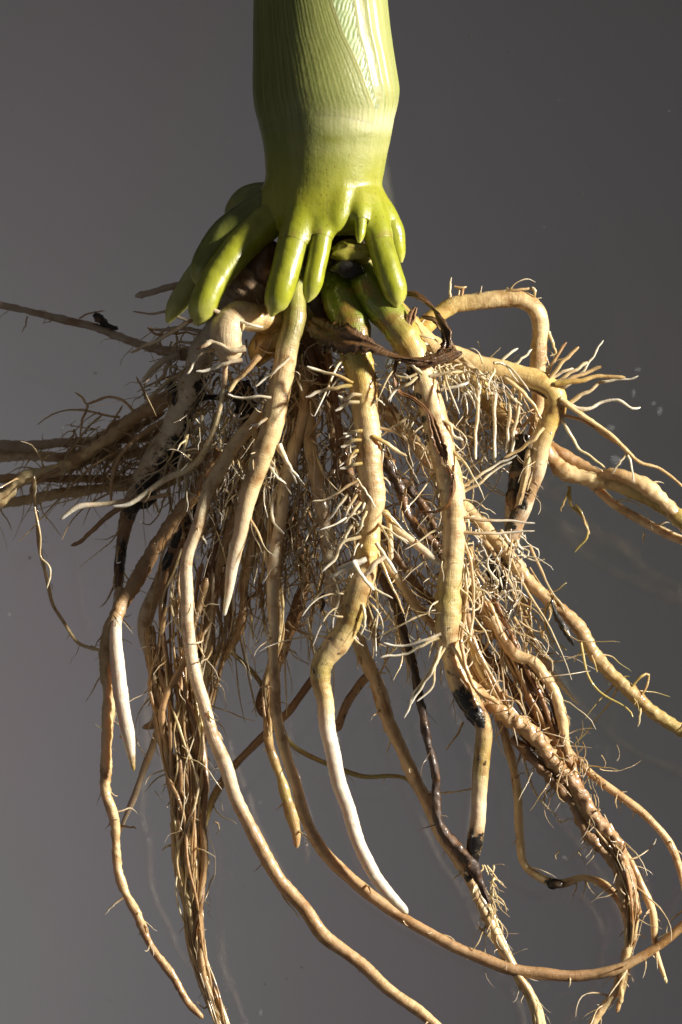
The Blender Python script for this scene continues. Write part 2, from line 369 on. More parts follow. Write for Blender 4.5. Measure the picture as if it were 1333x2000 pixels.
def sdf(Q):
    c_, r_ = prof(Q[:, 1]); f = np.maximum(np.hypot(Q[:, 0] - c_, Q[:, 2] / ZK) - r_, Q[:, 1] - 460)
    for k_, (P, R) in enumerate(prop_lines):
        g_ = np.full(len(Q), 1e9)
        for a_ in range(len(P)):
            g_ = np.minimum(g_, np.sqrt(((Q - P[a_]) ** 2).sum(1)) - R[a_])
        kk_ = 26.; h_ = np.clip(kk_ - np.abs(f - g_), 0, kk_) / kk_; f = np.minimum(f, g_) - h_ ** 3 * kk_ / 6
    return f
mk = V[:, 1] > 325; Vz = V[mk].copy()
for _ in range(4):
    f0 = sdf(Vz); gr = np.stack([sdf(Vz + np.array(e)) - f0 for e in ((.5, 0, 0), (0, .5, 0), (0, 0, .5))], -1) / .5
    gr /= np.maximum(np.linalg.norm(gr, axis=1)[:, None], .3); Vz -= gr * np.clip(f0, -4, 4)[:, None] * .9
fa = np.clip((V[mk][:, 1] - 325) / 15, 0, 1)[:, None]; V[mk] = V[mk] * (1 - fa) + Vz * fa
# a little relaxation and fresh normals
E = np.vstack([F[:, [0, 1]], F[:, [1, 2]], F[:, [2, 3]], F[:, [3, 0]]])
for _ in range(3):
    acc = np.zeros_like(V); cnt = np.zeros(nv); np.add.at(acc, E[:, 0], V[E[:, 1]]); np.add.at(acc, E[:, 1], V[E[:, 0]]); np.add.at(cnt, E[:, 0], 1); np.add.at(cnt, E[:, 1], 1)
    V = V * .5 + acc / np.maximum(cnt, 1)[:, None] * .5
fn = np.cross(V[F[:, 2]] - V[F[:, 0]], V[F[:, 3]] - V[F[:, 1]]); nrm = np.zeros_like(V)
for q in range(4): np.add.at(nrm, F[:, q], fn)
nrm /= np.linalg.norm(nrm, axis=1)[:, None] + 1e-9
# colours by place along the roots
best = np.full(nv, 1e9); own = np.full(nv, -1); tpos = np.zeros(nv)
for k, (P, R) in enumerate(prop_lines):
    for a in range(0, len(P), 2):
        d = np.linalg.norm(V - P[a], axis=1) - R[a]; mk = d < best; best[mk] = d[mk]; own[mk] = k; tpos[mk] = a / len(P)
cxs, rxs = prof(V[:, 1]); sd = np.hypot(V[:, 0] - cxs, V[:, 2] / ZK) - rxs
sm = np.clip(1 - best / 14, 0, 1) * (V[:, 1] > 395)
def stripes(U, y):
    rs = np.random.default_rng(5); v = np.zeros(np.broadcast(U, y).shape)
    for _ in range(26):
        f = rs.integers(22, 120); v = v + rs.uniform(.5, 1) * np.sin(f * 2 * math.pi * U + rs.uniform(0, 6) + .8 * np.sin(y * rs.uniform(.002, .012) + rs.uniform(0, 6)))
    return np.clip(.5 + v / 8.5, 0, 1)
def striped(col, U, y):
    k_ = (np.clip((310 - y) / 110, .10, 1) * .60)[..., None]; g_ = stripes(U, y)[..., None]
    return col * (1 - k_) + col * k_ * (np.array([.62, .70, .48]) * (1 - g_) + np.array([1.25, 1.18, 1.35]) * g_)
TC = math.asin((730 - 637) / 137.)
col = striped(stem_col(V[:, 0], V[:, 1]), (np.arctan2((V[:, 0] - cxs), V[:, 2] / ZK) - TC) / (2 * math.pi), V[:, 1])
sm = sm[:, None]; col = col * (1 - sm * .6) + np.array([.29, .32, .016]) * sm * .6
for k, (P, R) in enumerate(prop_lines):      # scuffed brownish rims where the fingers broke through
    dd_ = np.linalg.norm(V - P[-1], axis=1) - R[-1]; rm = np.exp(-(dd_ / 3.5) ** 2) * (np.sin(V[:, 0] * .3 + V[:, 2] * .4 + k) > -.2) * (V[:, 1] > 440)
    col = col * (1 - .6 * rm[:, None]) + np.array([.28, .20, .05]) * .6 * rm[:, None]
sc_ = np.sin(V[:, 0] * .9 + V[:, 1] * .31) * np.sin(V[:, 1] * .45 + V[:, 2] * .5) * np.sin(V[:, 0] * .23 - 1)
col[(sc_ > .86) & (V[:, 1] > 300)] *= np.array([.6, .45, .4])
o = mesh_obj('stem', V, F[:, ::-1], M_green, plant, cols=col, dirt=np.clip((V[:, 1] - 320) / 70, 0, 1)); o['label'] = 'pale yellow green stem joint flaring into the ring of stubby roots'
plab = ['fat bright green prop root with pale pointed tip', 'slim short green prop root beside the fat one', 'long left prop root shaded at its top and bright below', 'dark green prop root behind the long left one',
        'dull green prop root bulging from the back of the stem', 'pale olive prop root tip lowest at left', 'smooth bright green prop root at right', 'short glossy prop root on the right flank', 'tiny pointed green bud']
for k, t in enumerate(fingers[:9]):
    n_ = len(t[5]); tp = np.repeat(np.arange(n_) / (n_ - 1), 22); V = t[0]
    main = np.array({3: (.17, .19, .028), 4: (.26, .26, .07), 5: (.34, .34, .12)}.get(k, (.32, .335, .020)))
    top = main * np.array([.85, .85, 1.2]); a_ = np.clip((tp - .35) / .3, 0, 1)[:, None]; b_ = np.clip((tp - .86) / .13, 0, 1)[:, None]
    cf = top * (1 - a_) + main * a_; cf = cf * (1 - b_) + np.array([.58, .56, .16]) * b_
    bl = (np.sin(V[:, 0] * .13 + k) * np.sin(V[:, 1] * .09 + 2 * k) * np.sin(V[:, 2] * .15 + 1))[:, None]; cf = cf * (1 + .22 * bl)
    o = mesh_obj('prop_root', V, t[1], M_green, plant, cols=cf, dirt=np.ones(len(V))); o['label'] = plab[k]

# leaf sheath wrapped round the stalk with a V shaped opening
EY = np.array([-260, 0, 65, 104, 148, 178, 206]); EL = np.array([575, 648, 670, 689, 707, 717, 729]); ER = np.array([652, 687, 697, 709, 718, 725, 730])
def sheath(name, off0, mat, inner=False):
    ys = np.concatenate([np.arange(-250, 262, 3.)]); cx, rx = soft(ys); 
    U = np.linspace(0, 1, 900)
    xl = np.interp(ys, EY, EL); xr = np.interp(ys, EY, ER); xl[ys > 206] = xr[ys > 206] = 730
    tl = np.arcsin(np.clip((xl - cx) / rx, -1, 1)); tr_ = np.arcsin(np.clip((xr - cx) / rx, -1, 1))
    tc_ = math.asin((730 - 637) / 137.)
    w_l = U ** 5; w_r = (1 - U) ** 9
    th = tc_ + U[None] * 2 * math.pi + (tl[:, None] - tc_) * w_l[None] + (tr_[:, None] - tc_) * w_r[None]
    fade = np.clip((258 - ys) / 95, 0, 1); fade = fade * fade * (3 - 2 * fade)
    if inner: fade = fade * 0 + 1
    rr = rx[:, None] + .3 * (stripes(U[None], ys[:, None]) - .5) * fade[:, None] + (0 if inner else 1) * (-1.3 * (1 - fade[:, None]) + 1.0 * np.sin(6 * math.pi * U + 1)[None] * (1 - fade[:, None])) + (off0 * fade)[:, None] * (.35 + .65 * np.clip(U / .035, 0, 1)[None] if not inner else 1)
    if not inner:
        lip = np.exp(-((1 - U) / .010) ** 2)[None] * 1.5 * fade[:, None] + (np.exp(-((U - .006) / .006) ** 2) * .8 + np.exp(-((U - .032) / .006) ** 2) * 2.6 + np.exp(-((U - .055) / .006) ** 2) * 1.8)[None] * np.clip((206 - ys) / 40, 0, 1)[:, None]
        rr = rr + lip
    V = np.stack([cx[:, None] + rr * np.sin(th), np.repeat(ys[:, None], len(U), 1), rr * ZK * np.cos(th)], -1)
    n, K = len(ys), len(U); i = np.arange(n - 1)[:, None] * K; j = np.arange(K - 1)[None]
    F = np.stack([i + j, i + j + 1, i + K + j + 1, i + K + j], -1).reshape(-1, 4)
    uv = np.stack(np.broadcast_arrays(U[None] * 230, ys[:, None]), -1).reshape(-1, 2)
    y = V[..., 1]; x = V[..., 0]
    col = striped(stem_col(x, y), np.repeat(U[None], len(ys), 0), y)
    edge = (np.exp(-((1 - U) / .012) ** 2)[None, :, None] * .7) * np.ones_like(col[..., :1]); col = col * (1 - edge) + np.array([.48, .47, .21]) * edge
    mem = ((U < .075)[None, :, None] * np.clip((206 - y) / 30, 0, 1)[..., None]) * .8; col = col * (1 - mem) + np.array([.36, .38, .17]) * mem
    for uu in (.019, .044, .066):
        br = np.exp(-((U - uu) / .0035) ** 2)[None, :, None] * np.clip((210 - y) / 30, 0, 1)[..., None] * .75; col = col * (1 - br) + np.array([.38, .30, .07]) * br
    return mesh_obj(name, V.reshape(-1, 3), F, mat, plant, cols=col.reshape(-1, 3), dirt=np.zeros(n * K), uv=uv)
o = sheath('leaf_sheath', 5.5, M_green); o['label'] = 'ribbed green leaf sheath opening in a V near the top'
# inner leaf seen in the opening, ribs slanting the other way
ys = np.arange(-200, 214, 3.); cx, rx = soft(ys); xs = np.linspace(0, 1, 60)
xl = np.interp(ys, EY, EL) - 8; xr = np.interp(ys, EY, ER) + 8; X = xl[:, None] + (xr - xl)[:, None] * xs[None]
ph = (X * 1.0 + ys[:, None] * .33) + 1.6 * np.sin(X * .11 + ys[:, None] * .05) + .8 * np.sin(ys[:, None] * .23)
rr = rx[:, None] + 2.0 + .7 * np.sin(ph * .75)
tt = np.arcsin(np.clip((X - cx[:, None]) / rx[:, None], -1, 1))
V = np.stack([cx[:, None] + rr * np.sin(tt), np.repeat(ys[:, None], 60, 1), rr * ZK * np.cos(tt)], -1).reshape(-1, 3)
i = np.arange(len(ys) - 1)[:, None] * 60; j = np.arange(59)[None]; F = np.stack([i + j, i + j + 1, i + 60 + j + 1, i + 60 + j], -1).reshape(-1, 4)
g = (.5 + .5 * np.sin(ph * .75))[..., None]; col = (np.array([.20, .28, .09]) * (1 - g) + np.array([.40, .46, .27]) * g).reshape(-1, 3)
o = mesh_obj('inner_leaf', V, F, M_green, plant, cols=col, dirt=np.zeros(len(V))); o['label'] = 'pale inner leaf with slanting ribs in the sheath opening'

# dark core between the whorls
def lump(name, c, r, colr, mat, seed, amp=.25, parent=plant, sq=(1, 1, 1), sub_=4):
    bm = bmesh.new(); bmesh.ops.create_icosphere(bm, subdivisions=sub_, radius=1); V = np.array([v.co[:] for v in bm.verts]); F = np.array([[v.index for v in f.verts] for f in bm.faces]); bm.free()
    rs = np.random.default_rng(seed); h = np.zeros(len(V))
    for _ in range(14):
        k = rs.normal(0, 1, 3) * rs.uniform(1.5, 7); h += np.sin(V @ k + rs.uniform(0, 6)) / (1 + np.linalg.norm(k) * .35)
    V = V * (1 + amp * h[:, None] * .35) * np.array(r) + np.array(c)
    return mesh_obj(name, V, F[:, ::-1], mat, parent, cols=np.repeat(np.array(colr)[None], len(V), 0), dirt=np.zeros(len(V)))
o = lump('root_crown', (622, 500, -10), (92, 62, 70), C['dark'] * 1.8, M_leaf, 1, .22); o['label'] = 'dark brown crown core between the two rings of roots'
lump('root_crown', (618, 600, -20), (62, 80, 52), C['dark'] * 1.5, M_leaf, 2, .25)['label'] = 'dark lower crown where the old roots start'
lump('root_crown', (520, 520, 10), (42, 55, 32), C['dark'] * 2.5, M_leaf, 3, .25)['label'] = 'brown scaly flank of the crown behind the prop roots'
lump('broken_stub', (682, 492, 74), (40, 22, 22), np.array([.30, .28, .04]), M_root, 4, .45)['label'] = 'olive cut face of a broken root stub under the stem'
lump('broken_stub', (718, 528, 52), (16, 20, 16), np.array([.50, .44, .22]), M_root, 6, .35)['label'] = 'small pale broken stub below the bud'

# ------------------------------------------------------------------ main roots: (points x,y,r,z), colours, lateral density, lateral length, dirt, label
G = [('green', 0)]
R_ = []
def root(pts, cols, lat=.0, ll=40, lr=2.4, dirts=(), label=None, sides=14, tip=True, bump=.07, wob=1.8, fuzz=.02, curl=.35, side=None, lc=('tan', 'pale'), rng_=(0, 1)):
    R_.append(dict(pts=pts, cols=cols, lat=lat, ll=ll, lr=lr, dirts=dirts, label=label, sides=sides, tip=tip, bump=bump, wob=wob, fuzz=fuzz, curl=curl, side=side, lc=lc, rng_=rng_))
# A main centre
root([(648,520,30,10),(660,560,36,40),(680,620,37,70),(698,690,32,88),(712,770,27,100),(719,850,25,108),(724,920,25,114),(729,980,23,118),(727,1020,19,120),(722,1060,22,120),(712,1115,25,122),(697,1165,25,122),(686,1210,23,120),(662,1250,24,116),(634,1288,22,112),(627,1330,19,110),(636,1375,17,108),(647,1457,15.5,106),(666,1540,15,104),(693,1622,13.5,104),(724,1694,13,104),(759,1743,11.5,104),(797,1784,7,104)],
     [(0,'dgreen'),(.10,'green'),(.14,'ygreen'),(.19,'yel'),(.26,'cream'),(.38,'cream'),(.43,'yel'),(.47,'cream'),(.53,'yroot'),(.58,'cream'),(.62,'yroot'),(.67,'cream'),(.71,'white'),(1,'white')], .075, 34, 3.0, dirts=[(690,1160,50,.2),(640,1290,45,.26)], label='thick cream root down the centre, knobbed and then turning white', sides=22, bump=.04, side='LR', rng_=(.12,.58), curl=.25, lc=('cream','white'))
# B main right
root([(690,505,28,20),(712,545,33,52),(740,590,35,74),(776,640,34,88),(806,684,28,96),(823,725,23,100),(842,790,26,104),(860,860,26,108),(877,930,26,112),(886,1000,24,114),(887,1060,22,114),(881,1120,24,114),(876,1180,27,114),(877,1235,24,112),(885,1290,21,108),(903,1345,23,104),(926,1385,22,100),(945,1420,17,98),(941,1480,17,96),(937,1540,16,94),(935,1600,15,92),(929,1640,16,88),(922,1680,13,84),(912,1722,8,80)],
     [(0,'dgreen'),(.09,'green'),(.14,'ygreen'),(.17,'yel'),(.21,'cream'),(.5,'cream'),(.56,'yroot'),(.62,'cream'),(.75,'tan'),(.82,'yroot'),(.88,'pale'),(1,'cream')], .06, 46, 2.6, dirts=[(905,1372,26),(925,1395,26),(940,1412,14),(925,1650,34),(918,1690,34),(912,1720,20),(943,1465,60,.26),(880,1200,60,.20),(895,1320,50,.26),(800,735,22),(818,775,9),(826,820,11),(832,855,9),(893,1357,16)],
     label='thick cream root right of centre with black soil bands near its end', sides=22, bump=.04, side='LR', rng_=(.16,.62), curl=.3, lc=('cream','pale'))
# C front left
root([(585,520,20,30),(577,570,22,60),(574,620,22.5,80),(562,680,22,92),(550,740,22,100),(540,800,22,104),(527,850,22,106),(510,900,21,106),(490,955,18,104),(470,1030,15,100),(456,1100,12,98),(448,1150,9,96),(440,1202,3,94)],
     [(0,'green'),(.08,'ygreen'),(.2,'olive'),(.3,'cream'),(.6,'cream'),(.8,'pale'),(1,'white')], .03, 36, 2.4, label='smooth greenish cream root left of centre tapering to a white point', sides=20, bump=.025, side='LR', rng_=(.3,.75))
# D hook
root([(590,600,26,10),(540,625,30,50),(500,622,27,78),(468,616,29,98),(446,636,32,108),(442,664,30,110),(448,692,26,106),(456,714,12,100)],
     [(0,'olive'),(.3,'yel'),(.5,'cream'),(1,'pale')], .0, 40, 3, label='short thick cream root hooking over at left', sides=20, bump=.03)
root([(600,610,30,5),(550,650,36,30),(515,680,30,40),(500,715,20,38)], [(0,'olive'),(1,'yel')], .0, label='dull yellow root stump behind the hooked root', sides=18)
root([(545,490,34,-20),(500,545,42,-10),(468,595,38,-10),(430,640,26,-20),(395,690,26,-36),(368,770,27,-46),(340,845,28,-56),(305,905,27,-70),(268,965,20,-90),(240,1050,13,-130),(230,1150,9,-130),(222,1240,6,-125)],
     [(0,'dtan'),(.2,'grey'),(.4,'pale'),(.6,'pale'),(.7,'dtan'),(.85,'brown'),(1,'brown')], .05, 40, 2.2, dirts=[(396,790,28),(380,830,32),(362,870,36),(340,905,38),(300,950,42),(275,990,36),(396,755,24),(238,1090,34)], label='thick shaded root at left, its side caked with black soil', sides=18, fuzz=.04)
# E long white-grey from left centre to bottom
root([(508,800,9,70),(490,832,13,72),(462,865,14,72),(430,915,14,74),(405,970,13,76),(380,1040,13,78),(366,1116,12,80),(366,1205,13,82),(375,1284,13,84),(394,1363,12,84),(415,1426,13,84),(436,1489,14,84),(457,1546,13,82),(483,1604,14,80),(515,1662,14,80),(546,1720,14,78),(593,1772,14,76),(630,1825,14,74),(677,1861,13,72),(760,1930,12,70),(850,2002,11,68),(930,2080,10,66)],
     [(0,'cream'),(.2,'pale'),(.5,'pale'),(.6,'tan'),(.8,'tan'),(1,'cream')], .012, 12, 2.0, label='long smooth root sweeping from the left tangle to the bottom centre', sides=18, bump=.05, wob=2.5)
# F left long
root([(430,880,12,40),(390,950,13,30),(345,1010,14,20),(300,1075,14,10),(263,1142,15,30),(231,1195,14,50),(212,1240,15,60),(210,1310,14,70),(213,1394,12,74),(207,1478,11,76),(207,1541,11,78),(223,1599,10,80),(226,1657,9,80),(239,1725,9,80),(268,1788,9,80),(299,1851,8,80),(336,1909,8,80),(368,1956,7,80),(397,1988,5,80)],
     [(0,'tan'),(.2,'dtan'),(.35,'tan'),(.5,'cream'),(.75,'cream'),(.85,'tan'),(1,'tan')], .02, 22, 1.8, label='long wavy root at far left ending in a brown tip', sides=14, fuzz=.07, bump=.1, wob=2.5)
# G white spear
root([(235,1150,9,20),(226,1230,12,70),(231,1310,14.5,100),(240,1380,14.5,108),(252,1441,12.5,108),(262,1506,3,108)], [(0,'tan'),(.25,'white'),(.9,'white'),(1,'ygreen')], .0, label='smooth white spear shaped root tip at left', sides=16, bump=.02, wob=.8)
# H grey-white behind
root([(420,880,16,-40),(385,960,16,-50),(350,1050,16,-60),(315,1137,15,-70),(289,1195,15,-80),(285,1240,14,-80),(305,1310,13,-80),(310,1380,11,-80),(302,1412,9,-78),(278,1422,4,-76)],
     [(0,'tan'),(.4,'dtan'),(.55,'pale'),(1,'tan')], .03, 30, 2, dirts=[(350,1050,36),(365,1000,30),(330,1100,24),(345,1025,30)], label='pale root with a black middle behind the left bundle', sides=14)
# J long loop
root([(604,700,12,20),(596,760,12,30),(590,820,12,40),(572,880,13,48),(560,940,13,52),(548,1010,12,56),(538,1090,12,60),(533,1152,12,62),(533,1221,11,64),(536,1310,10,66),(540,1394,11,66),(557,1462,11,66),(578,1530,11,66),(593,1588,12,66),(620,1646,12,66),(662,1693,12,66),(710,1738,12,66),(765,1776,12,66),(831,1820,11,66),(908,1859,12,64),(985,1889,12,62),(1073,1903,12,58),(1177,1900,11,54),(1260,1864,9,50),(1333,1809,9,46),(1420,1700,9,40)],
     [(0,'tan'),(.2,'pale'),(.4,'cream'),(.55,'tan'),(.8,'dtan'),(.9,'tan'),(1,'cream')], .014, 16, 2, label='very long root looping across the bottom to the right edge', sides=16, wob=2.6)
# K
root([(628,640,10,0),(618,720,12,14),(606,800,13,30),(606,867,14,36),(619,946,14,40),(635,1025,13,40),(643,1093,13,38),(656,1161,13,34),(680,1215,14,34),(700,1250,14,36),(726,1309,14,38),(743,1364,15,40),(770,1435,13,42),(798,1496,13,44),(831,1556,13,48),(860,1628,13,52),(902,1688,12,56),(919,1721,12,56),(952,1787,11,56),(985,1859,11,56),(1018,1914,11,54),(1045,1957,10,52),(1056,2002,9,50),(1060,2080,9,50)],
     [(0,'brown'),(.1,'tan'),(.3,'pale'),(.5,'tan'),(.7,'tan'),(.85,'cream'),(1,'cream')], .03, 26, 2.1, dirts=[(725,1310,50,.24)], label='tan root running diagonally from the centre to the bottom right', sides=16, fuzz=.04, wob=2.6)
# L dark thin
root([(745,880,9,10),(762,915,11,12),(782,955,10,14),(795,1000,8,16),(820,1035,9,16),(855,1068,8,14),(870,1110,6,10)], [(0,'dark'),(1,'brown')], .03, 22, 1.4, label='dark brown withered root between the two thick roots', sides=12, fuzz=.12, bump=.15, lc=('brown','tan'))
root([(700,830,6,0),(745,900,7,2),(800,955,9,4),(835,1000,8,4),(860,1060,7,0)], [(0,'dark'),(1,'dark')], .02, 22, 1.3, label='second dark withered root crossing behind the first', sides=10, fuzz=.12, bump=.15, lc=('brown','tan'))
root([(722,1080,7,60),(748,1133,8,66),(781,1199,8,74),(803,1287,8,82),(820,1364,8,88),(831,1430,8,92),(850,1507,8,96),(856,1595,9,100),(870,1628,11,100),(891,1650,11,98),(924,1699,11,96),(940,1735,8,94),(957,1765,3,90)],
     [(0,'brown'),(.2,'dark'),(1,'dark')], .015, 26, 1.2, label='thin almost black root hanging in front at right of centre', sides=12, fuzz=.12, bump=.15, lc=('dark','brown'), wob=2.6)
# M right diagonal
root([(690,720,14,-40),(741,787,15,-30),(786,835,15,-20),(822,880,14,-10),(860,940,14,0),(903,988,14,10),(945,1027,14,14),(995,1087,14,18),(1031,1127,14,20),(1067,1163,13,22),(1118,1217,14,22),(1165,1279,14,22),(1198,1319,13,22),(1241,1359,14,22),(1277,1395,13,20),(1333,1427,13,18),(1420,1460,13,18)],
     [(0,'tan'),(.3,'cream'),(.6,'tan'),(1,'yroot')], .02, 34, 1.9, label='long tan root running diagonally out to the right edge', sides=16, fuzz=.06, bump=.05, wob=2.6, lc=('tan','yroot'))
# N loop top right
root([(740,560,20,0),(790,620,19,-4),(820,640,18,-8),(850,618,17,-12),(886,596,17,-16),(922,590,17,-20),(977,584,17,-24),(1018,584,18,-28),(1046,602,18,-30),(1057,640,17,-32),(1054,690,16,-34),(1049,730,15,-36),(1052,790,14,-44),(1046,850,15,-40),(1030,900,18,-30)],
     [(0,'ygreen'),(.2,'yel'),(.4,'cream'),(.7,'cream'),(1,'tan')], .02, 26, 2, label='root arching up and over at upper right', sides=18, bump=.05, side='T')
# O thick right
root([(745,600,26,30),(800,640,24,34),(850,680,22,36),(900,700,21,38),(959,722,21,40),(1013,733,22,42),(1058,746,22,44),(1084,769,23,44),(1086,798,22,42),(1070,831,21,40),(1060,870,17,36),(1052,910,16,32),(1040,945,15,28),(1022,990,19,22),(1005,1025,17,16),(995,1055,17,10),(976,1105,16,4),(964,1150,13,0)],
     [(0,'yel'),(.2,'cream'),(.55,'yel'),(.7,'pale'),(1,'grey')], .0, 40, 2.6, dirts=[(1008,965,26),(1000,1000,18),(1015,985,20),(985,1075,22),(970,1110,28),(966,1140,26),(995,1030,14)], label='thick cream root bending sharply down at right with black soil below', sides=20, bump=.05)
root([(1026,850,15,-10),(1016,900,20,-6),(1010,960,20,0),(1004,1010,18,4),(994,1055,15,4),(972,1110,17,0),(962,1150,12,0)], [(0,'dark'),(.5,'grey'),(1,'dark')], .03, 20, 1.8, dirts=[(1008,960,34),(1012,900,26),(1018,860,22),(966,1130,40)], label='soil blackened root under the bend at right', sides=16, fuzz=.06)
root([(820,690,18,-30),(880,710,20,-36),(930,745,20,-40),(960,785,20,-40),(985,825,20,-36),(1010,870,18,-30)], [(0,'cream'),(.5,'yel'),(1,'dtan')], .07, 44, 1.8, label='shaded cream root behind the bend at right', sides=16)
# P right lower pair
root([(1058,870,16,-60),(1080,900,17,-58),(1104,921,17,-54),(1158,936,15,-50),(1212,947,16,-46),(1259,967,17,-42),(1303,995,17,-38),(1340,1020,16,-34),(1420,1060,15,-30)], [(0,'tan'),(.3,'cream'),(.6,'yroot'),(1,'yroot')], .012, 26, 2,  label='smooth twisted root leaving the frame at right, lower strand', sides=16, fuzz=.05)
root([(1060,865,10,-80),(1095,885,12,-78),(1130,905,12,-76),(1170,928,11,-50),(1215,930,14,-34),(1262,950,16,-30),(1300,985,15,-34),(1345,1030,14,-34),(1420,1080,13,-30)], [(0,'dtan'),(.4,'tan'),(.6,'cream'),(1,'pale')], .01, 26, 2,  label='upper strand of the twisted root leaving the frame at right', sides=16, fuzz=.05)
root([(1060,880,8,-90),(1110,910,8,-86),(1160,950,9,-80),(1200,985,9,-76),(1250,1015,9,-72),(1300,1040,9,-70),(1345,1062,9,-68),(1420,1090,9,-68)], [(0,'dtan'),(.4,'cream'),(1,'pale')], .012, 18, 2, label='thin pale root below the twisted pair at right', sides=12)
# Q right bundle brown
root([(895,1090,10,30),(919,1133,12,32),(952,1199,14,34),(996,1270,14,36),(1040,1364,13,38),(1078,1430,13,40),(1117,1507,13,42),(1139,1567,13,42),(1183,1622,12,40),(1221,1683,11,38),(1238,1760,11,36),(1232,1831,10,34),(1210,1914,9,32),(1172,1980,8,30),(1130,2060,8,30)],
     [(0,'tan'),(.2,'dtan'),(.45,'rust'),(.6,'dtan'),(.8,'tan'),(1,'cream')], .03, 34, 1.8, label='brown stained root down the right bundle', sides=14, fuzz=.09, bump=.12, wob=2.8)
root([(960,1205,10,50),(1001,1276,12,52),(1040,1292,12,54),(1062,1315,12,54),(1084,1353,11,54),(1100,1408,11,52),(1106,1452,9,50),(1130,1540,8,46)], [(0,'tan'),(.5,'cream'),(1,'tan')], .03, 30, 1.8, label='tan root curving over the right bundle', sides=14, fuzz=.05)
root([(890,1250,12,70),(905,1310,13,72),(930,1345,14,74),(985,1400,15,72),(1040,1435,16,68),(1084,1485,15,62),(1122,1540,14,56),(1160,1590,12,50),(1205,1650,10,46),(1230,1720,8,44),(1245,1790,7,42)], [(0,'cream'),(.3,'tan'),(.6,'dtan'),(1,'tan')], .06, 34, 1.7, label='bumpy twisted tan root across the right bundle', sides=18, fuzz=.13, bump=.04, wob=5)
root([(1000,1440,8,60),(1060,1500,10,56),(1105,1560,11,50),(1150,1620,11,48),(1190,1680,10,46),(1215,1740,9,44),(1232,1800,8,42),(1222,1880,7,40),(1212,1960,5,40)], [(0,'brown'),(.4,'dtan'),(1,'cream')], .03, 30, 1.6, label='ragged brown root low in the right bundle', sides=12, fuzz=.15, bump=.16, wob=4)
root([(1090,1440,6,30),(1150,1507,8,30),(1205,1551,8,30),(1271,1600,8,28),(1309,1650,8,26),(1335,1720,7,24),(1345,1800,7,24)], [(0,'tan'),(1,'cream')], .03, 24, 1.7, label='slender root arching to the right edge', sides=12)
root([(1190,1610,5,36),(1243,1705,6,34),(1271,1771,8,34),(1279,1837,6,34),(1290,1880,5,34),(1301,1921,3,34)], [(0,'tan'),(1,'cream')], .03, 20, 1.5, label='thin pale root tip hanging at lower right', sides=12)
root([(965,1380,9,0),(979,1408,10,0),(1001,1485,9,0),(1010,1556,9,0),(1015,1622,9,0),(1023,1683,8,0),(1056,1712,8,0),(1095,1726,9,0),(1139,1716,7,0),(1183,1732,8,2),(1216,1771,8,4),(1229,1820,8,6),(1226,1880,7,8),(1205,1980,4,8)], [(0,'brown'),(.1,'tan'),(.25,'cream'),(.7,'cream'),(1,'tan')], .02, 24, 1.7, dirts=[(1085,1728,18),(1075,1722,14)], label='slim root bending round a black knot at lower right', sides=12)
# left side going out
root([(395,730,12,-90),(330,778,12,-90),(270,814,13,-88),(210,859,12,-86),(168,889,12,-84),(120,916,13,-80),(75,928,12,-74),(38,938,13,-66),(5,972,13,-60),(-60,1010,12,-60)], [(0,'tan'),(.3,'tan'),(.7,'cream'),(1,'cream')], .045, 34, 1.9, label='gnarled root reaching left out of the frame', sides=14, fuzz=.1, bump=.14)
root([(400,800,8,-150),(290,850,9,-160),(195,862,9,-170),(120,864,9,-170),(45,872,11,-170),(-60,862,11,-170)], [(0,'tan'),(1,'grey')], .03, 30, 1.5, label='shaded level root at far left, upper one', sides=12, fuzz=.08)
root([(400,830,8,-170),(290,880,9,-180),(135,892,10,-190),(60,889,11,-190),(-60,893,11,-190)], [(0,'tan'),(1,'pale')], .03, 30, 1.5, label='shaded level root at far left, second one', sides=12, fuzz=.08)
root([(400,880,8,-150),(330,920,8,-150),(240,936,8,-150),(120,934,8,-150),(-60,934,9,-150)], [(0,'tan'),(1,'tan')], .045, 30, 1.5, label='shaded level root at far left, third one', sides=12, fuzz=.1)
root([(420,900,9,-130),(300,950,10,-130),(210,952,10,-130),(90,970,10,-130),(0,986,8,-130),(-60,1000,8,-130)], [(0,'tan'),(1,'cream')], .045, 34, 1.6, label='shaded level root at far left, lowest one', sides=12, fuzz=.1)
root([(450,660,12,-80),(400,688,16,-90),(345,689,14,-100),(300,679,9,-110),(240,661,8,-116),(180,637,8,-120),(120,622,8,-124),(60,611,7,-126),(0,596,7,-126),(-60,580,7,-126)], [(0,'dtan'),(.4,'grey'),(1,'grey')], .02, 20, 1.4, label='thin grey root reaching up and out at upper left', sides=12, fuzz=.08)
root([(340,760,7,-120),(290,790,9,-124),(230,830,8,-130),(170,880,8,-136)], [(0,'tan'),(1,'dtan')], .05, 30, 1.5, label='short shaded root in the left tangle', sides=12, fuzz=.08)
root([(118,915,5,-60),(66,946,4,-56),(70,985,4,-54),(76,1025,4,-52),(81,1093,4,-50),(95,1150,4,-48),(110,1193,3.5,-46),(152,1252,3.5,-40),(200,1276,3,-30)], [(0,'dtan'),(.4,'tan'),(1,'cream')], .03, 18, 1.2, label='thin strand hanging far left and joining the long wavy root', sides=8, wob=4)
root([(442,700,5,90),(436,760,5,86),(428,810,5,82),(412,854,6,78),(391,896,7,70),(364,917,7,60),(331,932,6.5,50),(289,962,5,44),(250,985,4.5,44),(218,989,2.5,44)], [(0,'pale'),(.5,'cream'),(1,'white')], .03, 30, 2, label='pale tendril curving left to a white tip', sides=12, rng_=(.4,.8))
root([(330,965,4,20),(260,975,5,22),(190,985,5,24),(150,995,6,24),(113,1018,3,24)], [(0,'tan'),(1,'white')], .0, label='pale crooked rootlet pointing left below the tendril', sides=8, wob=4)
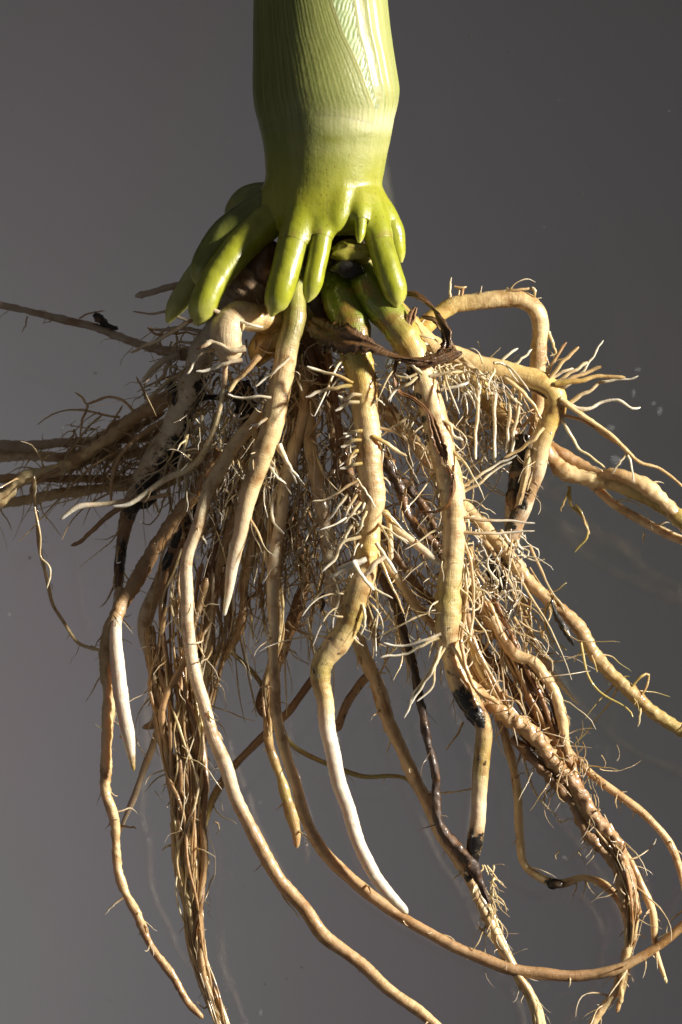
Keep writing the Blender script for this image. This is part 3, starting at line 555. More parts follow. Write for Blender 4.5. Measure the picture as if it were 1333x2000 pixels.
# rear centre
root([(622,1310,7,-60),(580,1370,8,-62),(551,1405,8,-64),(473,1478,8,-66),(420,1552,8,-70),(404,1596,6,-70),(392,1650,5,-70)], [(0,'brown'),(.5,'dtan'),(1,'yroot')], .01, 20, 1.5, label='brown root slanting behind the lower middle', sides=12)
root([(440,1262,4,-80),(499,1320,4.5,-80),(540,1400,4.5,-80),(573,1457,5,-80),(636,1489,5,-80),(700,1515,4.5,-80),(760,1516,4.5,-80),(796,1524,4,-80),(815,1550,3,-80)], [(0,'olive'),(1,'olive')], .012, 30, 1.4, label='thin yellow green root crossing behind the middle', sides=8)
root([(310,1420,7,-90),(273,1530,7,-92),(234,1628,4,-94)], [(0,'tan'),(1,'grey')], .0, label='thin straight root slanting behind at left', sides=8)
root([(520,1340,8,30),(525,1441,9,30),(538,1490,9,30),(551,1525,10,30),(563,1575,12,30),(572,1605,12,30),(579,1630,9,30),(582,1657,4,30)], [(0,'tan'),(.7,'yroot'),(1,'tan')], .015, 30, 2, label='short knobby root with a swollen tip at lower middle', sides=14, bump=.1)
root([(730,1310,8,-90),(705,1335,9,-90),(677,1375,9,-90),(658,1430,8,-90)], [(0,'dtan'),(1,'dtan')], .0, dirts=[(685,1370,70,.34)], label='spotted root seen behind the white root', sides=12)
root([(560,1000,12,-40),(578,1051,13,-44),(597,1110,13,-48),(588,1170,13,-52),(562,1237,13,-56),(530,1320,13,-60),(512,1380,13,-62),(524,1402,9,-62)], [(0,'dtan'),(1,'brown')], .04, 36, 1.5, label='shaded brown root behind the middle', sides=14, bump=.1)
root([(640,660,9,0),(636,720,10,-10),(640,790,9,-20),(652,860,10,-20),(668,930,10,-24),(690,1000,9,-30),(700,1080,9,-30),(716,1170,8,-40),(740,1260,8,-50)], [(0,'brown'),(.3,'tan'),(1,'dtan')], .05, 36, 1.6, label='tan root behind the thick centre root', sides=12)
root([(585,660,9,10),(582,730,11,4),(575,820,10,0),(545,900,10,0),(515,980,9,0),(495,1060,9,-6),(480,1140,8,-10),(470,1220,8,-10),(440,1290,6,-10)], [(0,'dtan'),(.4,'tan'),(1,'tan')], .05, 40, 1.7, label='tan root behind the greenish cream root', sides=12, fuzz=.08)
root([(480,900,10,0),(470,980,10,0),(440,1060,9,-10),(420,1150,9,-20),(412,1230,8,-20),(405,1300,8,-16),(400,1380,7,-10)], [(0,'tan'),(1,'tan')], .06, 40, 1.6, label='wrinkled root running into the left bundle', sides=12, fuzz=.12)
root([(640,690,8,30),(650,760,9,26),(660,820,9,20),(675,900,9,10),(700,960,8,0),(740,1030,8,-10),(790,1110,8,-10),(840,1170,8,-10),(900,1220,9,10),(960,1290,9,20),(1010,1360,9,20),(1050,1430,8,20)], [(0,'rust'),(.4,'dtan'),(.7,'brown'),(1,'rust')], .03, 36, 1.5, label='brown root slanting behind both thick roots', sides=12, fuzz=.1, lc=('brown','tan'))
root([(1000,1130,8,-10),(1020,1190,8,-12),(1045,1250,7,-14),(1075,1310,6.5,-16),(1100,1345,5,-18),(1128,1376,2,-18)], [(0,'tan'),(.6,'pale'),(1,'white')], .03, 28, 1.5, label='pale translucent root pointing down at right', sides=12)
root([(762,1018,7,110),(790,1048,8,114),(830,1078,8,118),(876,1112,4,120)], [(0,'cream'),(1,'white')], .0, label='fat pale side root pointing right from the centre root', sides=12, bump=.03)
root([(740,1000,6,112),(757,1006,6,114),(762,1054,6,118),(764,1092,4,120)], [(0,'yel'),(1,'pale')], .0, label='short pale side root drooping from the centre root', sides=10)
root([(738,1060,9,90),(762,1110,9,92),(800,1165,9,90),(835,1210,8,88),(870,1250,6,86)], [(0,'cream'),(1,'tan')], .05, 36, 1.7, label='side root slanting down from the centre root', sides=12, fuzz=.06)

fine = []; lets = []      # all thin strands; the largest become parts
def add_strand(owner, P, R, col):
    lets.append((owner, P, R, col))
objs = []
def lateral_set(owner, P, R, T, Nn, B, spec):
    s = np.r_[0, np.cumsum(np.linalg.norm(np.diff(P, axis=0), axis=1))]; tot = s[-1]
    n = int(tot * spec['lat'] * (spec['rng_'][1] - spec['rng_'][0]) * 1.25)
    if n <= 0: return
    ss = np.sort(rng.uniform(spec['rng_'][0], spec['rng_'][1], n)) * tot; ix = np.clip(np.searchsorted(s, ss), 1, len(s) - 1)
    a = rng.uniform(0, 2 * math.pi, n); rad = np.cos(a)[:, None] * Nn[ix] + np.sin(a)[:, None] * B[ix]
    if spec['side'] == 'LR':
        rad = np.stack([rng.choice([-1, 1], n, p=[.6, .4]), rng.normal(0, .15, n), rng.normal(.25, .4, n)], -1)
    if spec['side'] == 'T': rad = np.stack([rng.normal(0, .3, n), -np.ones(n), rng.normal(0, .5, n)], -1)
    rad = rad - T[ix] * (rad * T[ix]).sum(1)[:, None]; rad /= np.linalg.norm(rad, axis=1)[:, None] + 1e-9
    O = P[ix] + rad * R[ix][:, None] * .8
    L = np.clip(rng.lognormal(math.log(spec['ll']), .75, n), 6, 150)
    Dr = rad + T[ix] * rng.uniform(-.1, .7, n)[:, None] + np.array([0, .25, 0])
    r0 = spec['lr'] * rng.uniform(.7, 1.25, n); r1 = r0 * rng.uniform(.15, .55, n)
    c0 = C[spec['lc'][0]][None] * rng.uniform(.75, 1.15, (n, 1)); c1 = C[spec['lc'][1]][None] * rng.uniform(.8, 1.15, (n, 1))
    Pn, Rn, Cn = strands(O, Dr, L, r0, r1, c0, c1, k=10, curl=spec['curl'], grav=.3); Cn[:, 0] *= np.array([.7, .55, .4]); Rn[:, 0] *= 1.5
    for q in range(n): add_strand(owner, Pn[q], Rn[q], Cn[q])
for spec in R_:
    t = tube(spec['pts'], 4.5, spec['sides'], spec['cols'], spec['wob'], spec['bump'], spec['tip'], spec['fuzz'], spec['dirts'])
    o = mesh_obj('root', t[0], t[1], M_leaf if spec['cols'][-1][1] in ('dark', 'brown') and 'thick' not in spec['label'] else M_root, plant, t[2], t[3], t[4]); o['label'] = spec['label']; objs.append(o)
    lateral_set(o, t[5], t[6], t[7], t[8], t[9], spec)
rootA, rootB, rootC, rootD = objs[0], objs[1], objs[2], objs[3]
rootN = objs[[i for i, s in enumerate(R_) if s['label'].startswith('root arching')][0]]
rootO = objs[[i for i, s in enumerate(R_) if s['label'].startswith('thick cream root bending')][0]]
rootM = objs[[i for i, s in enumerate(R_) if s['label'].startswith('long tan root running')][0]]
rootP = objs[[i for i, s in enumerate(R_) if s['label'].startswith('smooth twisted')][0]]
rootX = objs[[i for i, s in enumerate(R_) if s['label'].startswith('thin grey root')][0]]
rootV = objs[[i for i, s in enumerate(R_) if s['label'].startswith('gnarled')][0]]
rootF = objs[[i for i, s in enumerate(R_) if s['label'].startswith('long wavy')][0]]

# traced side roots: owner, z, r0, r1, colour0, colour1, points
TR = [
 (rootO,50,5,3,'cream','rust',[(1060,745),(1085,700),(1107,668)]), (rootO,56,5,4,'cream','tan',[(1068,748),(1095,712),(1130,678)]), (rootO,40,4,4,'cream','pale',[(1075,755),(1115,728),(1148,708)]),
 (rootO,60,5,4,'cream','tan',[(1080,752),(1120,738),(1160,722),(1175,717)]), (rootO,64,6,4,'yel','tan',[(1085,750),(1130,744),(1175,735),(1222,738)]), (rootO,50,5,2,'cream','white',[(1110,790),(1150,762),(1185,745),(1215,741),(1248,735)]),
 (rootO,60,5,2.5,'pale','white',[(1095,785),(1145,800),(1175,785),(1210,782),(1235,798),(1250,796)]), (rootO,62,6,3,'cream','tan',[(1095,778),(1135,810),(1180,838),(1225,880),(1250,905),(1290,915),(1335,952)]),
 (rootO,56,4,2,'cream','tan',[(1098,788),(1140,810),(1170,840),(1225,878)]), (rootO,50,4,2,'pale','cream',[(1096,815),(1112,845),(1130,875),(1160,895),(1185,915)]), (rootO,52,4,2,'tan','rust',[(1093,810),(1140,822),(1180,850),(1220,875)]),
 (rootO,30,3,1.5,'pale','white',[(1225,882),(1232,905),(1240,940)]), (rootO,60,3,1.5,'cream','white',[(1226,885),(1210,905),(1196,925)]),
 (rootO,48,5,3,'cream','white',[(936,732),(934,780),(931,830),(929,896)]), (rootO,50,5,3,'pale','white',[(971,745),(966,800),(967,850),(967,902)]), (rootO,48,4.5,3,'cream','white',[(1004,755),(996,800),(993,840),(990,885)]),
 (rootO,48,4.5,3,'cream','white',[(1018,760),(1013,800),(1003,850),(1001,888)]), (rootO,56,5,3,'cream','tan',[(985,735),(1030,775),(1060,820),(1078,848)]), (rootO,56,3,2.5,'tan','dark',[(940,728),(985,732),(1025,756),(1060,772),(1098,800)]),
 (rootO,40,4,3,'pale','white',[(975,710),(990,695),(1012,680)]), (rootO,36,4,2.5,'cream','white',[(990,722),(1015,705),(1040,682)]), (rootO,66,5,3,'cream','tan',[(1062,835),(1045,855),(1005,885),(985,893)]),
 (rootO,30,3.5,2,'pale','white',[(1100,760),(1140,725),(1178,662)]), (rootO,40,4,3,'pale','pale',[(1068,742),(1110,722),(1125,725)]),
 (rootO,58,5,2.5,'tan','pale',[(905,700),(940,735),(975,760),(1020,790)]), (rootO,60,5,2.5,'tan','pale',[(880,700),(930,722),(960,745)]),
 (rootN,-20,3,2,'pale','pale',[(879,596),(880,570),(881,543)]), (rootN,-16,3.5,3,'tan','rust',[(905,590),(903,572),(907,560)]), (rootN,-14,4,3,'cream','rust',[(934,588),(936,572)]), (rootN,-20,2.5,2.5,'tan','tan',[(888,560),(905,562),(912,560)]),
 (rootN,-18,3.5,3,'tan','tan',[(990,570),(1010,566),(1040,564)]), (rootN,-18,3,3,'pale','cream',[(1040,562),(1046,568),(1044,580)]), (rootN,-10,4,4,'tan','tan',[(905,600),(920,590)]),
 (rootN,-30,4,2,'cream','cream',[(1072,648),(1080,670),(1086,690),(1075,695)]), (rootN,-30,5,3,'cream','tan',[(1060,665),(1066,700),(1058,730)]),
 # around the hook at left
 (rootD,116,6,3.5,'pale','rust',[(440,616),(415,606),(392,618),(366,631)]), (rootD,126,4,3,'pale','white',[(466,627),(490,634),(514,640)]), (rootD,136,7,5,'pale','pale',[(480,680),(450,684),(420,668),(405,668)]), (rootD,136,5,4,'pale','rust',[(412,668),(395,678),(384,681)]),
 (rootD,120,4,2.5,'tan','white',[(420,683),(395,690),(380,708),(366,732)]), (rootD,130,5,3,'pale','white',[(474,703),(440,710),(410,722),(384,726)]), (rootD,124,7,5,'tan','cream',[(508,695),(485,720),(462,745),(447,766)]),
 (rootD,130,4,2.5,'pale','white',[(566,698),(540,722),(520,738),(500,754)]), (rootD,128,3.5,2.5,'pale','white',[(530,777),(505,774),(470,778),(445,769)]),
 (rootC,128,4,3,'tan','white',[(522,816),(505,828),(492,830)]), (rootC,112,4,3,'cream','tan',[(566,702),(540,722),(522,745)]),
 (rootC,110,7,2,'pale','white',[(545,868),(560,900),(580,945)]), (rootC,110,6,2,'tan','white',[(540,870),(562,905),(592,944)]), (rootC,108,4,2,'pale','white',[(524,905),(540,930),(560,945)]), (rootC,60,3,2,'cream','pale',[(552,712),(590,716),(622,735)]),
 # centre root A pegs
 (rootA,150,4,3,'yel','white',[(690,748),(655,732),(625,725),(600,714)]), (rootA,148,5,3.5,'yel','white',[(688,752),(655,758),(625,765),(598,775)]), (rootA,150,4.5,4,'cream','white',[(706,772),(690,770),(675,780),(660,773)]),
 (rootA,146,4.5,3.5,'cream','white',[(702,786),(685,786),(670,794),(656,802)]), (rootA,150,4.5,3.5,'yel','white',[(708,842),(695,842),(685,846),(671,848)]), (rootA,148,4.5,4,'yel','white',[(706,860),(690,860),(678,868),(665,873)]),
 (rootA,148,4,3.5,'yel','white',[(708,905),(692,907),(680,912),(665,916)]), (rootA,142,4,3,'yel','pale',[(700,880),(690,884),(680,910)]), (rootA,130,5,3.5,'yel','pale',[(728,852),(752,864),(775,880),(795,892)]),
 (rootA,110,4,2,'tan','white',[(740,835),(785,850),(810,885),(840,918),(872,915)]), (rootA,110,3.5,3,'cream','white',[(800,815),(775,830),(747,850)]), (rootA,150,3,1.5,'pale','white',[(697,935),(715,960),(735,992)]),
 (rootA,150,4,1.5,'tan','pale',[(700,938),(665,958),(635,975),(610,980)]), (rootA,146,3.5,2.5,'cream','white',[(716,998),(708,1020),(700,1042)]), (rootA,146,4,3,'cream','white',[(700,962),(685,985),(670,1022)]), (rootA,146,4,3,'cream','white',[(705,980),(690,1000),(672,1022)]),
 (rootA,140,4,3,'pale','white',[(680,965),(665,985),(642,1016)]), (rootA,146,4.5,3,'cream','white',[(706,1048),(670,1060),(655,1090),(628,1118)]), (rootA,140,4,3,'cream','white',[(700,1025),(685,1030),(665,1070)]),
 (rootA,158,6,4.5,'white','white',[(716,1092),(690,1100),(665,1108)]), (rootA,156,6,4,'white','white',[(712,1096),(680,1110),(645,1127)]), (rootA,164,6,3.5,'white','white',[(690,1096),(708,1125),(730,1152)]), (rootA,166,6,6,'pale','pale',[(752,1086),(730,1104),(712,1128)]),
 (rootA,156,4.5,3.5,'pale','white',[(735,1060),(755,1090),(775,1120)]), (rootA,150,3,2.5,'cream','white',[(670,1205),(655,1203),(645,1205)]), (rootA,140,4,2.5,'cream','white',[(708,1180),(714,1210),(705,1240)]), (rootA,130,3,2,'cream','tan',[(735,1070),(760,1130),(790,1200)]),
 # B
 (rootB,140,4,3,'cream','white',[(825,730),(812,718),(795,704)]), (rootB,136,4,3,'cream','white',[(815,735),(795,752),(775,760),(759,782)]), (rootB,120,3.5,2.5,'cream','white',[(815,730),(790,738),(765,733),(735,742)]),
 (rootB,120,4,3,'pale','cream',[(840,735),(875,728),(905,726)]), (rootB,120,4,3,'pale','white',[(862,762),(900,752),(915,748)]), (rootB,124,4,3,'cream','white',[(864,822),(880,830),(886,850),(905,860)]), (rootB,110,3.5,2.5,'cream','tan',[(890,940),(910,950),(925,930)]),
 (rootB,124,4,2,'tan','white',[(905,1010),(950,1016),(1000,1018),(1045,1022)]), (rootB,124,4,2,'tan','white',[(905,1040),(950,1042),(1000,1040),(1045,1036)]), (rootB,130,4,2.5,'cream','white',[(858,1245),(820,1262),(790,1278),(745,1283)]),
 (rootB,134,4,2.5,'pale','white',[(862,1238),(825,1252),(785,1262),(750,1256)]), (rootB,130,3.5,2,'pale','white',[(858,1268),(840,1310),(815,1345),(790,1403)]), (rootB,134,3.5,2,'pale','white',[(862,1262),(848,1305),(825,1340),(800,1380)]), (rootB,128,3.5,2,'cream','white',[(870,1265),(850,1300),(846,1340),(815,1370)]),
 (rootB,136,5,3.5,'tan','tan',[(900,1250),(912,1310),(935,1350),(975,1377)]), (rootB,130,4,3,'pale','white',[(884,1260),(905,1300),(925,1340),(950,1372)]), (rootB,120,4,3,'tan','pale',[(908,1060),(922,1110),(925,1180),(920,1250)]), (rootB,118,4,3,'pale','tan',[(900,1080),(912,1140),(908,1200),(900,1260)]),
 (rootB,80,3,1.5,'tan','tan',[(905,1410),(890,1440),(872,1466)]), (rootB,110,4,2,'cream','white',[(900,955),(935,930),(975,905),(1010,890)]), (rootB,106,4,2,'cream','white',[(898,965),(935,945),(965,920),(1000,900)]),
 # M, right strands
 (rootM,34,3,1.5,'yroot','yroot',[(1080,1170),(1065,1200),(1075,1245),(1108,1270)]), (rootM,34,3,2,'yroot','yroot',[(1135,1255),(1145,1305),(1165,1345),(1225,1385),(1236,1402)]), (rootM,30,3,2.5,'yroot','tan',[(1228,1350),(1252,1322),(1268,1318),(1262,1345),(1240,1375)]),
 (rootM,30,3,2,'yroot','pale',[(1252,1380),(1250,1400),(1247,1420)]), (rootM,30,3,2,'yroot','pale',[(1140,1270),(1128,1280),(1120,1292)]), (rootM,30,4,2.5,'tan','yroot',[(1070,1160),(1095,1180),(1120,1220),(1150,1250)]), (rootM,20,3,1.5,'yroot','yroot',[(1015,1130),(1010,1150),(1020,1170),(1030,1195)]),
 (rootP,-70,4,2,'yroot','yroot',[(1112,950),(1115,985),(1130,1000),(1148,1030),(1145,1050),(1124,1078)]), (rootP,-66,3,1.5,'yroot','tan',[(1110,960),(1100,985),(1095,1000)]), (rootP,-66,3,2,'yroot','tan',[(1125,985),(1135,1000),(1152,1044)]), (rootP,-70,3,2,'pale','pale',[(1258,1040),(1257,1060)]),
 # upper left shade
 (rootX,-20,8,7,'grey','grey',[(383,545),(330,562),(264,578)]), (rootX,-10,4,2,'grey','grey',[(385,582),(340,602),(300,612),(262,609)]), (rootX,-6,4,3,'grey','grey',[(320,608),(350,620),(380,630)]), (rootX,-30,5,3,'grey','grey',[(400,648),(350,640),(320,645),(288,641)]),
 (rootX,-10,6,3,'grey','pale',[(395,612),(350,640),(300,668),(255,689)]), (rootX,-40,3,2,'dtan','dtan',[(290,640),(310,655),(350,650),(400,655)]), (rootX,-100,2,1.5,'grey','grey',[(54,618),(50,635),(43,649)]), (rootX,-100,2,1.5,'dtan','dtan',[(155,622),(175,612),(205,607)]),
 (rootX,-60,8,5,'grey','pale',[(350,690),(320,705),(300,720),(278,745)]), (rootX,-60,6,3,'grey','tan',[(335,695),(320,730),(303,756)]), (rootX,-50,6,4,'dtan','pale',[(420,690),(370,720),(330,745),(280,790)]),
 (rootV,-90,3.5,2.5,'tan','tan',[(268,812),(245,785),(215,775),(185,785),(170,790),(160,775),(147,766)]), (rootV,-92,3,2,'dtan','tan',[(172,792),(162,820),(156,853)]), (rootV,-90,3,2,'dtan','dtan',[(195,855),(220,825),(240,792)]), (rootV,-92,3,2,'dtan','dtan',[(285,780),(278,755),(266,738)]),
 (rootV,-50,4,3,'tan','tan',[(66,930),(68,960),(70,1000)]), (rootV,-50,3,2,'tan','pale',[(75,985),(90,965),(98,945)]), (rootF,30,3,2,'tan','white',[(243,1752),(225,1765),(205,1785)]), (rootF,20,3,1.5,'cream','white',[(235,1440),(255,1430),(285,1478)]),
 (rootV,-80,7,4,'dtan','dtan',[(260,975),(210,1010),(165,1050),(140,1065)]), (rootF,10,2.5,2,'tan','tan',[(234,1613),(250,1615),(267,1617)]), (rootF,10,2.5,2,'tan','pale',[(68,990),(78,1040),(80,1085),(98,1110),(92,1150)]),
]
for (ow, z, r0, r1, c0, c1, pts) in TR:
    A = np.array([(x, y, z + 4 * math.sin(i_ * 2.1)) for i_, (x, y) in enumerate(pts)], float); P = spline(A, 6); k = len(P)
    s = np.linspace(0, 1, k)
    for ax in (0, 1): P[:, ax] += ev(waves(3, 26, .9), s) * np.minimum(s * 4, 1)
    Rr = (r0 + (r1 - r0) * s) * (1 + .07 * rng.normal(0, 1, k)) * .92; Rr[-1] *= .5
    cc = C[c0][None] * (1 - s[:, None]) + C[c1][None] * s[:, None]
    add_strand(ow, P, Rr, cc)
n_tr = len(TR)
# largest strands as sub-parts, the rest into one mass
order = sorted(range(len(lets)), key=lambda i: -(1e6 if i >= len(lets) - n_tr else 0) - float(lets[i][2].mean() * np.linalg.norm(np.diff(lets[i][1], axis=0), axis=1).sum() * (1.3 if lets[i][1][0, 2] > 0 else .6)))
for q, i in enumerate(order):
    ow, P, Rr, cc = lets[i]; a = batch(P[None], Rr[None], cc[None], 7 if q < 290 else 5)
    if q < 290: mesh_obj('rootlet', a[0], a[1], M_fine, ow, a[2], a[3], a[4])
    else: fine.append(a)

# tangle of fine roots through the middle
def cloud(n, centre, spread, direction, L, r, c0, c1, curl=.5, grav=.5, k=11, dspread=.6):
    O = np.array(centre)[None] + np.clip(rng.normal(0, 1, (n, 3)), -1.5, 1.5) * np.array(spread)[None]
    Dr = np.array(direction)[None] + rng.normal(0, dspread, (n, 3))
    Ls = rng.lognormal(math.log(L), .5, n); r0 = r * rng.lognormal(0, .35, n)
    a0 = C[c0][None] * rng.uniform(.65, 1.2, (n, 1)); a1 = C[c1][None] * rng.uniform(.7, 1.15, (n, 1))
    fine.append(batch(*strands(O, Dr, Ls, r0, r0 * .45, a0, a1, k=k, curl=curl, grav=grav), sides=5))
cloud(300, (500,870,-40), (75,70,40), (-.2,1,0), 75, 1.9, 'tan', 'pale')
cloud(140, (420,940,-60), (60,60,40), (-.3,1,0), 70, 1.9, 'tan', 'pale')
cloud(204, (250,880,-130), (70,32,35), (-.8,.5,0), 55, 1.7, 'dtan', 'tan')
cloud(60, (370,700,-80), (50,40,35), (-.8,.5,0), 70, 1.9, 'grey', 'tan')
cloud(255, (560,740,20), (75,50,35), (0,.8,.3), 48, 1.8, 'tan', 'pale', curl=.6)
cloud(153, (660,880,-50), (70,110,35), (0,1,0), 90, 1.8, 'dtan', 'tan')
cloud(102, (650,1060,-40), (80,60,35), (0,1,0), 90, 1.6, 'tan', 'tan')
cloud(136, (800,1060,-50), (60,80,35), (.2,1,0), 70, 1.4, 'dtan', 'tan')
cloud(119, (900,780,-30), (70,50,30), (.6,.5,0), 60, 1.8, 'tan', 'pale')
cloud(119, (970,830,-20), (50,45,30), (0,.9,0), 60, 1.6, 'tan', 'pale')
cloud(102, (905,1120,50), (22,80,30), (.3,1,0), 50, 1.8, 'cream', 'pale', curl=.6)
cloud(102, (975,1095,20), (30,40,20), (0,.7,.3), 38, 1.8, 'pale', 'white', curl=.7)
cloud(70, (990,1280,30), (50,80,25), (.5,1,0), 90, 1.9, 'tan', 'pale')
cloud(44, (1070,1440,36), (45,55,20), (.6,.9,0), 70, 1.4, 'brown', 'tan')
cloud(27, (1130,1560,36), (50,70,20), (.7,.5,0), 50, 1.3, 'tan', 'tan', dspread=.9)
cloud(60, (520,1120,-40), (60,90,30), (-.1,1,0), 100, 1.5, 'dtan', 'tan')
cloud(68, (360,1330,20), (40,110,20), (0,1,0), 70, 1.7, 'tan', 'pale', curl=.5)
cloud(34, (380,1560,20), (26,100,16), (0,1,0), 50, 1.5, 'tan', 'cream', curl=.5)
cloud(23, (570,1210,-10), (60,40,30), (.4,.5,0), 70, 1.4, 'tan', 'tan', dspread=1)
cloud(68, (560,930,30), (110,80,20), (0,1,0), 50, 1.8, 'pale', 'white', curl=.5)
cloud(102, (860,730,80), (70,14,20), (.7,.35,.2), 45, 2.0, 'cream', 'white', curl=.3)
cloud(51, (1020,1200,10), (30,40,20), (.4,1,0), 60, 1.4, 'tan', 'tan')
cloud(51, (950,1750,54), (10,40,6), (.4,1,0), 40, 1.6, 'cream', 'tan', curl=.5)
cloud(51, (780,1180,40), (50,50,30), (.3,1,0), 80, 1.8, 'tan', 'cream')

cloud(170, (470,900,30), (70,60,30), (-.15,1,0), 60, 1.9, 'cream', 'white', curl=.4)
cloud(70, (590,980,20), (60,80,30), (0,1,0), 60, 1.8, 'cream', 'white', curl=.4)
cloud(90, (820,940,20), (80,100,30), (.3,1,0), 50, 1.4, 'tan', 'pale', curl=.5)
cloud(30, (410,760,-20), (40,50,30), (-.5,1,0), 50, 1.8, 'tan', 'pale', curl=.45)
cloud(34, (480,960,-40), (100,80,40), (-.05,1,0), 150, 2.9, 'tan', 'cream', curl=.22, dspread=.3)
cloud(22, (650,950,-50), (80,80,30), (.05,1,0), 150, 2.8, 'dtan', 'cream', curl=.22, dspread=.3)
cloud(16, (520,1100,-30), (80,50,30), (-.05,1,0), 140, 2.6, 'tan', 'cream', curl=.25, dspread=.3)
cloud(36, (960,1150,10), (50,70,30), (.35,1,0), 130, 2.8, 'tan', 'pale', curl=.25, dspread=.3)
cloud(40, (330,860,-110), (90,50,30), (-1,.35,0), 120, 2.6, 'tan', 'tan', curl=.25, dspread=.3)
cloud(30, (800,820,-40), (80,60,30), (.4,1,0), 120, 2.4, 'tan', 'pale', curl=.25, dspread=.35)
# bundle at lower left: strands that run together
SP = np.array([(395,1040,45),(372,1120,50),(358,1200,56),(352,1300,54),(354,1400,46),(364,1500,42),(370,1600,34),(374,1700,26),(382,1790,20),(392,1870,15),(408,1930,14),(432,2000,13),(455,2070,12)], float)
def bundle(spine, n, z0, zr, r, pal, jit=1.0, freq=.009, owner_name='root', label=None, sides=8, k=None):
    sp = spline(np.c_[spine[:, :2], np.zeros(len(spine)), spine[:, 2]], 11); kk = len(sp); s = np.arange(kk) * 11.
    out = []
    for q in range(n):
        a = rng.uniform(0, 2 * math.pi); rad = math.sqrt(rng.uniform(.02, 1))
        ph = a + ev(waves(3, freq, 1.4), s); w = sp[:, 3] * rad * (1 + ev(waves(2, .02, .15), s))
        P = np.stack([sp[:, 0] + w * np.cos(ph) + ev(waves(4, .045, jit), s), sp[:, 1] + ev(waves(2, .1, 2), s), z0 - 55 * np.clip((1420 - sp[:, 1]) / 250, 0, 1) * (sp[:, 0] < 460) + zr * sp[:, 3] / 50 * rad * np.sin(ph) + ev(waves(3, .06, jit), s)], -1)
        i0 = int(rng.uniform(0, .28) * kk); i1 = kk if rng.random() < .6 else int(rng.uniform(.6, 1) * kk)
        P = P[i0:i1]; m_ = len(P); Rr = r * rng.lognormal(0, .35) * (1 + .10 * rng.normal(0, 1, m_)) * np.linspace(1.15, .75, m_); Rr[-1] *= .4; Rr[0] *= .5
        c_ = C[pal[rng.integers(len(pal))]] * rng.uniform(.8, 1.2); c2 = C[pal[rng.integers(len(pal))]]
        t = np.linspace(0, 1, m_)[:, None]; cc = c_ * (1 - t) + c2 * t
        out.append(batch(P[None], Rr[None], cc[None], sides))
    m_ = int(n * 3); kx = rng.integers(2, kk - 2, m_); O = np.stack([sp[kx, 0] + rng.normal(0, .6, m_) * sp[kx, 3], sp[kx, 1], z0 + rng.normal(0, .5, m_) * zr * sp[kx, 3] / 50], -1)
    Dr = np.stack([rng.normal(0, .6, m_), rng.uniform(.2, 1.2, m_), rng.normal(0, .4, m_)], -1); hr = r * .34 * rng.uniform(.7, 1.3, m_)
    out.append(batch(*strands(O, Dr, rng.lognormal(3.5, .5, m_), hr, hr * .4, C['tan'][None] * rng.uniform(.7, 1.3, (m_, 1)), C['pale'][None] * rng.uniform(.7, 1.1, (m_, 1)), k=10, curl=.55, grav=.3)))
    return out
for (sp, n, z0, zr, r, pal, jit, lab) in [
    (SP, 15, 40, 52, 4.6, ['tan','dtan','cream','tan','brown'], 3.0, None),
    (SP, 24, 48, 56, 2.2, ['tan','pale','dtan','cream'], 4.5, None),
    (np.array([(300,1190,10),(300,1290,10),(310,1380,10),(330,1480,9),(345,1580,8),(352,1680,8),(372,1780,8)], float), 5, 20, 30, 6.5, ['dtan','tan','tan'], 1.6, None),
    (np.array([(345,1010,10),(300,1080,14),(262,1145,16),(232,1195,14),(212,1240,12),(210,1310,12),(213,1394,10),(208,1478,8)], float), 7, 62, 34, 4.0, ['dtan','tan','brown','cream'], 1.2, None),
    (np.array([(415,960,18),(430,1060,30),(420,1150,32),(425,1240,28),(405,1330,22),(390,1430,16),(382,1540,12)], float), 14, -10, 40, 3.0, ['tan','pale','dtan'], 2.6, None),
    (np.array([(885,1040,10),(902,1120,14),(905,1200,14),(930,1290,16),(985,1385,20),(1045,1440,20),(1090,1500,18),(1130,1570,15),(1170,1625,13),(1215,1690,11),(1236,1770,10),(1230,1850,9)], float), 14, 52, 60, 3.2, ['tan','cream','dtan','rust','tan'], 2.2, None),
    (np.array([(925,1110,14),(970,1200,18),(1010,1290,20),(1050,1360,22),(1085,1440,18),(1115,1500,14),(1145,1575,12)], float), 10, 38, 60, 3.2, ['rust','dtan','brown','tan'], 2.2, None),
    (np.array([(925,1705,8),(950,1770,12),(985,1850,10),(1018,1912,9),(1042,1960,9),(1060,2060,8)], float), 9, 58, 40, 3.2, ['cream','tan','pale','dtan'], 1.6, None),
    (np.array([(1060,850,10),(1045,890,12),(1035,930,12),(1020,985,12)], float), 9, 44, 40, 3.0, ['cream','pale','tan'], 1.6, None),
    (np.array([(540,1000,14),(540,1120,14),(545,1230,12),(520,1340,10),(525,1440,8)], float), 8, 36, 40, 2.4, ['tan','cream','dtan'], 2.4, None),
    (np.array([(330,800,10),(250,850,16),(190,895,20),(110,925,14),(30,945,12),(-40,985,12)], float), 10, -84, 40, 2.6, ['tan','dtan','dtan'], 2.0, None),
    ]:
    fine += bundle(sp, n, z0, zr, r, pal, jit)
V, F, cc, dd, uu = join(fine)
o = mesh_obj('fine_roots', V, F, M_fine, plant, cc, dd, uu); tag(o, kind='stuff'); o['label'] = 'tangle of thin hair roots among the thick roots'

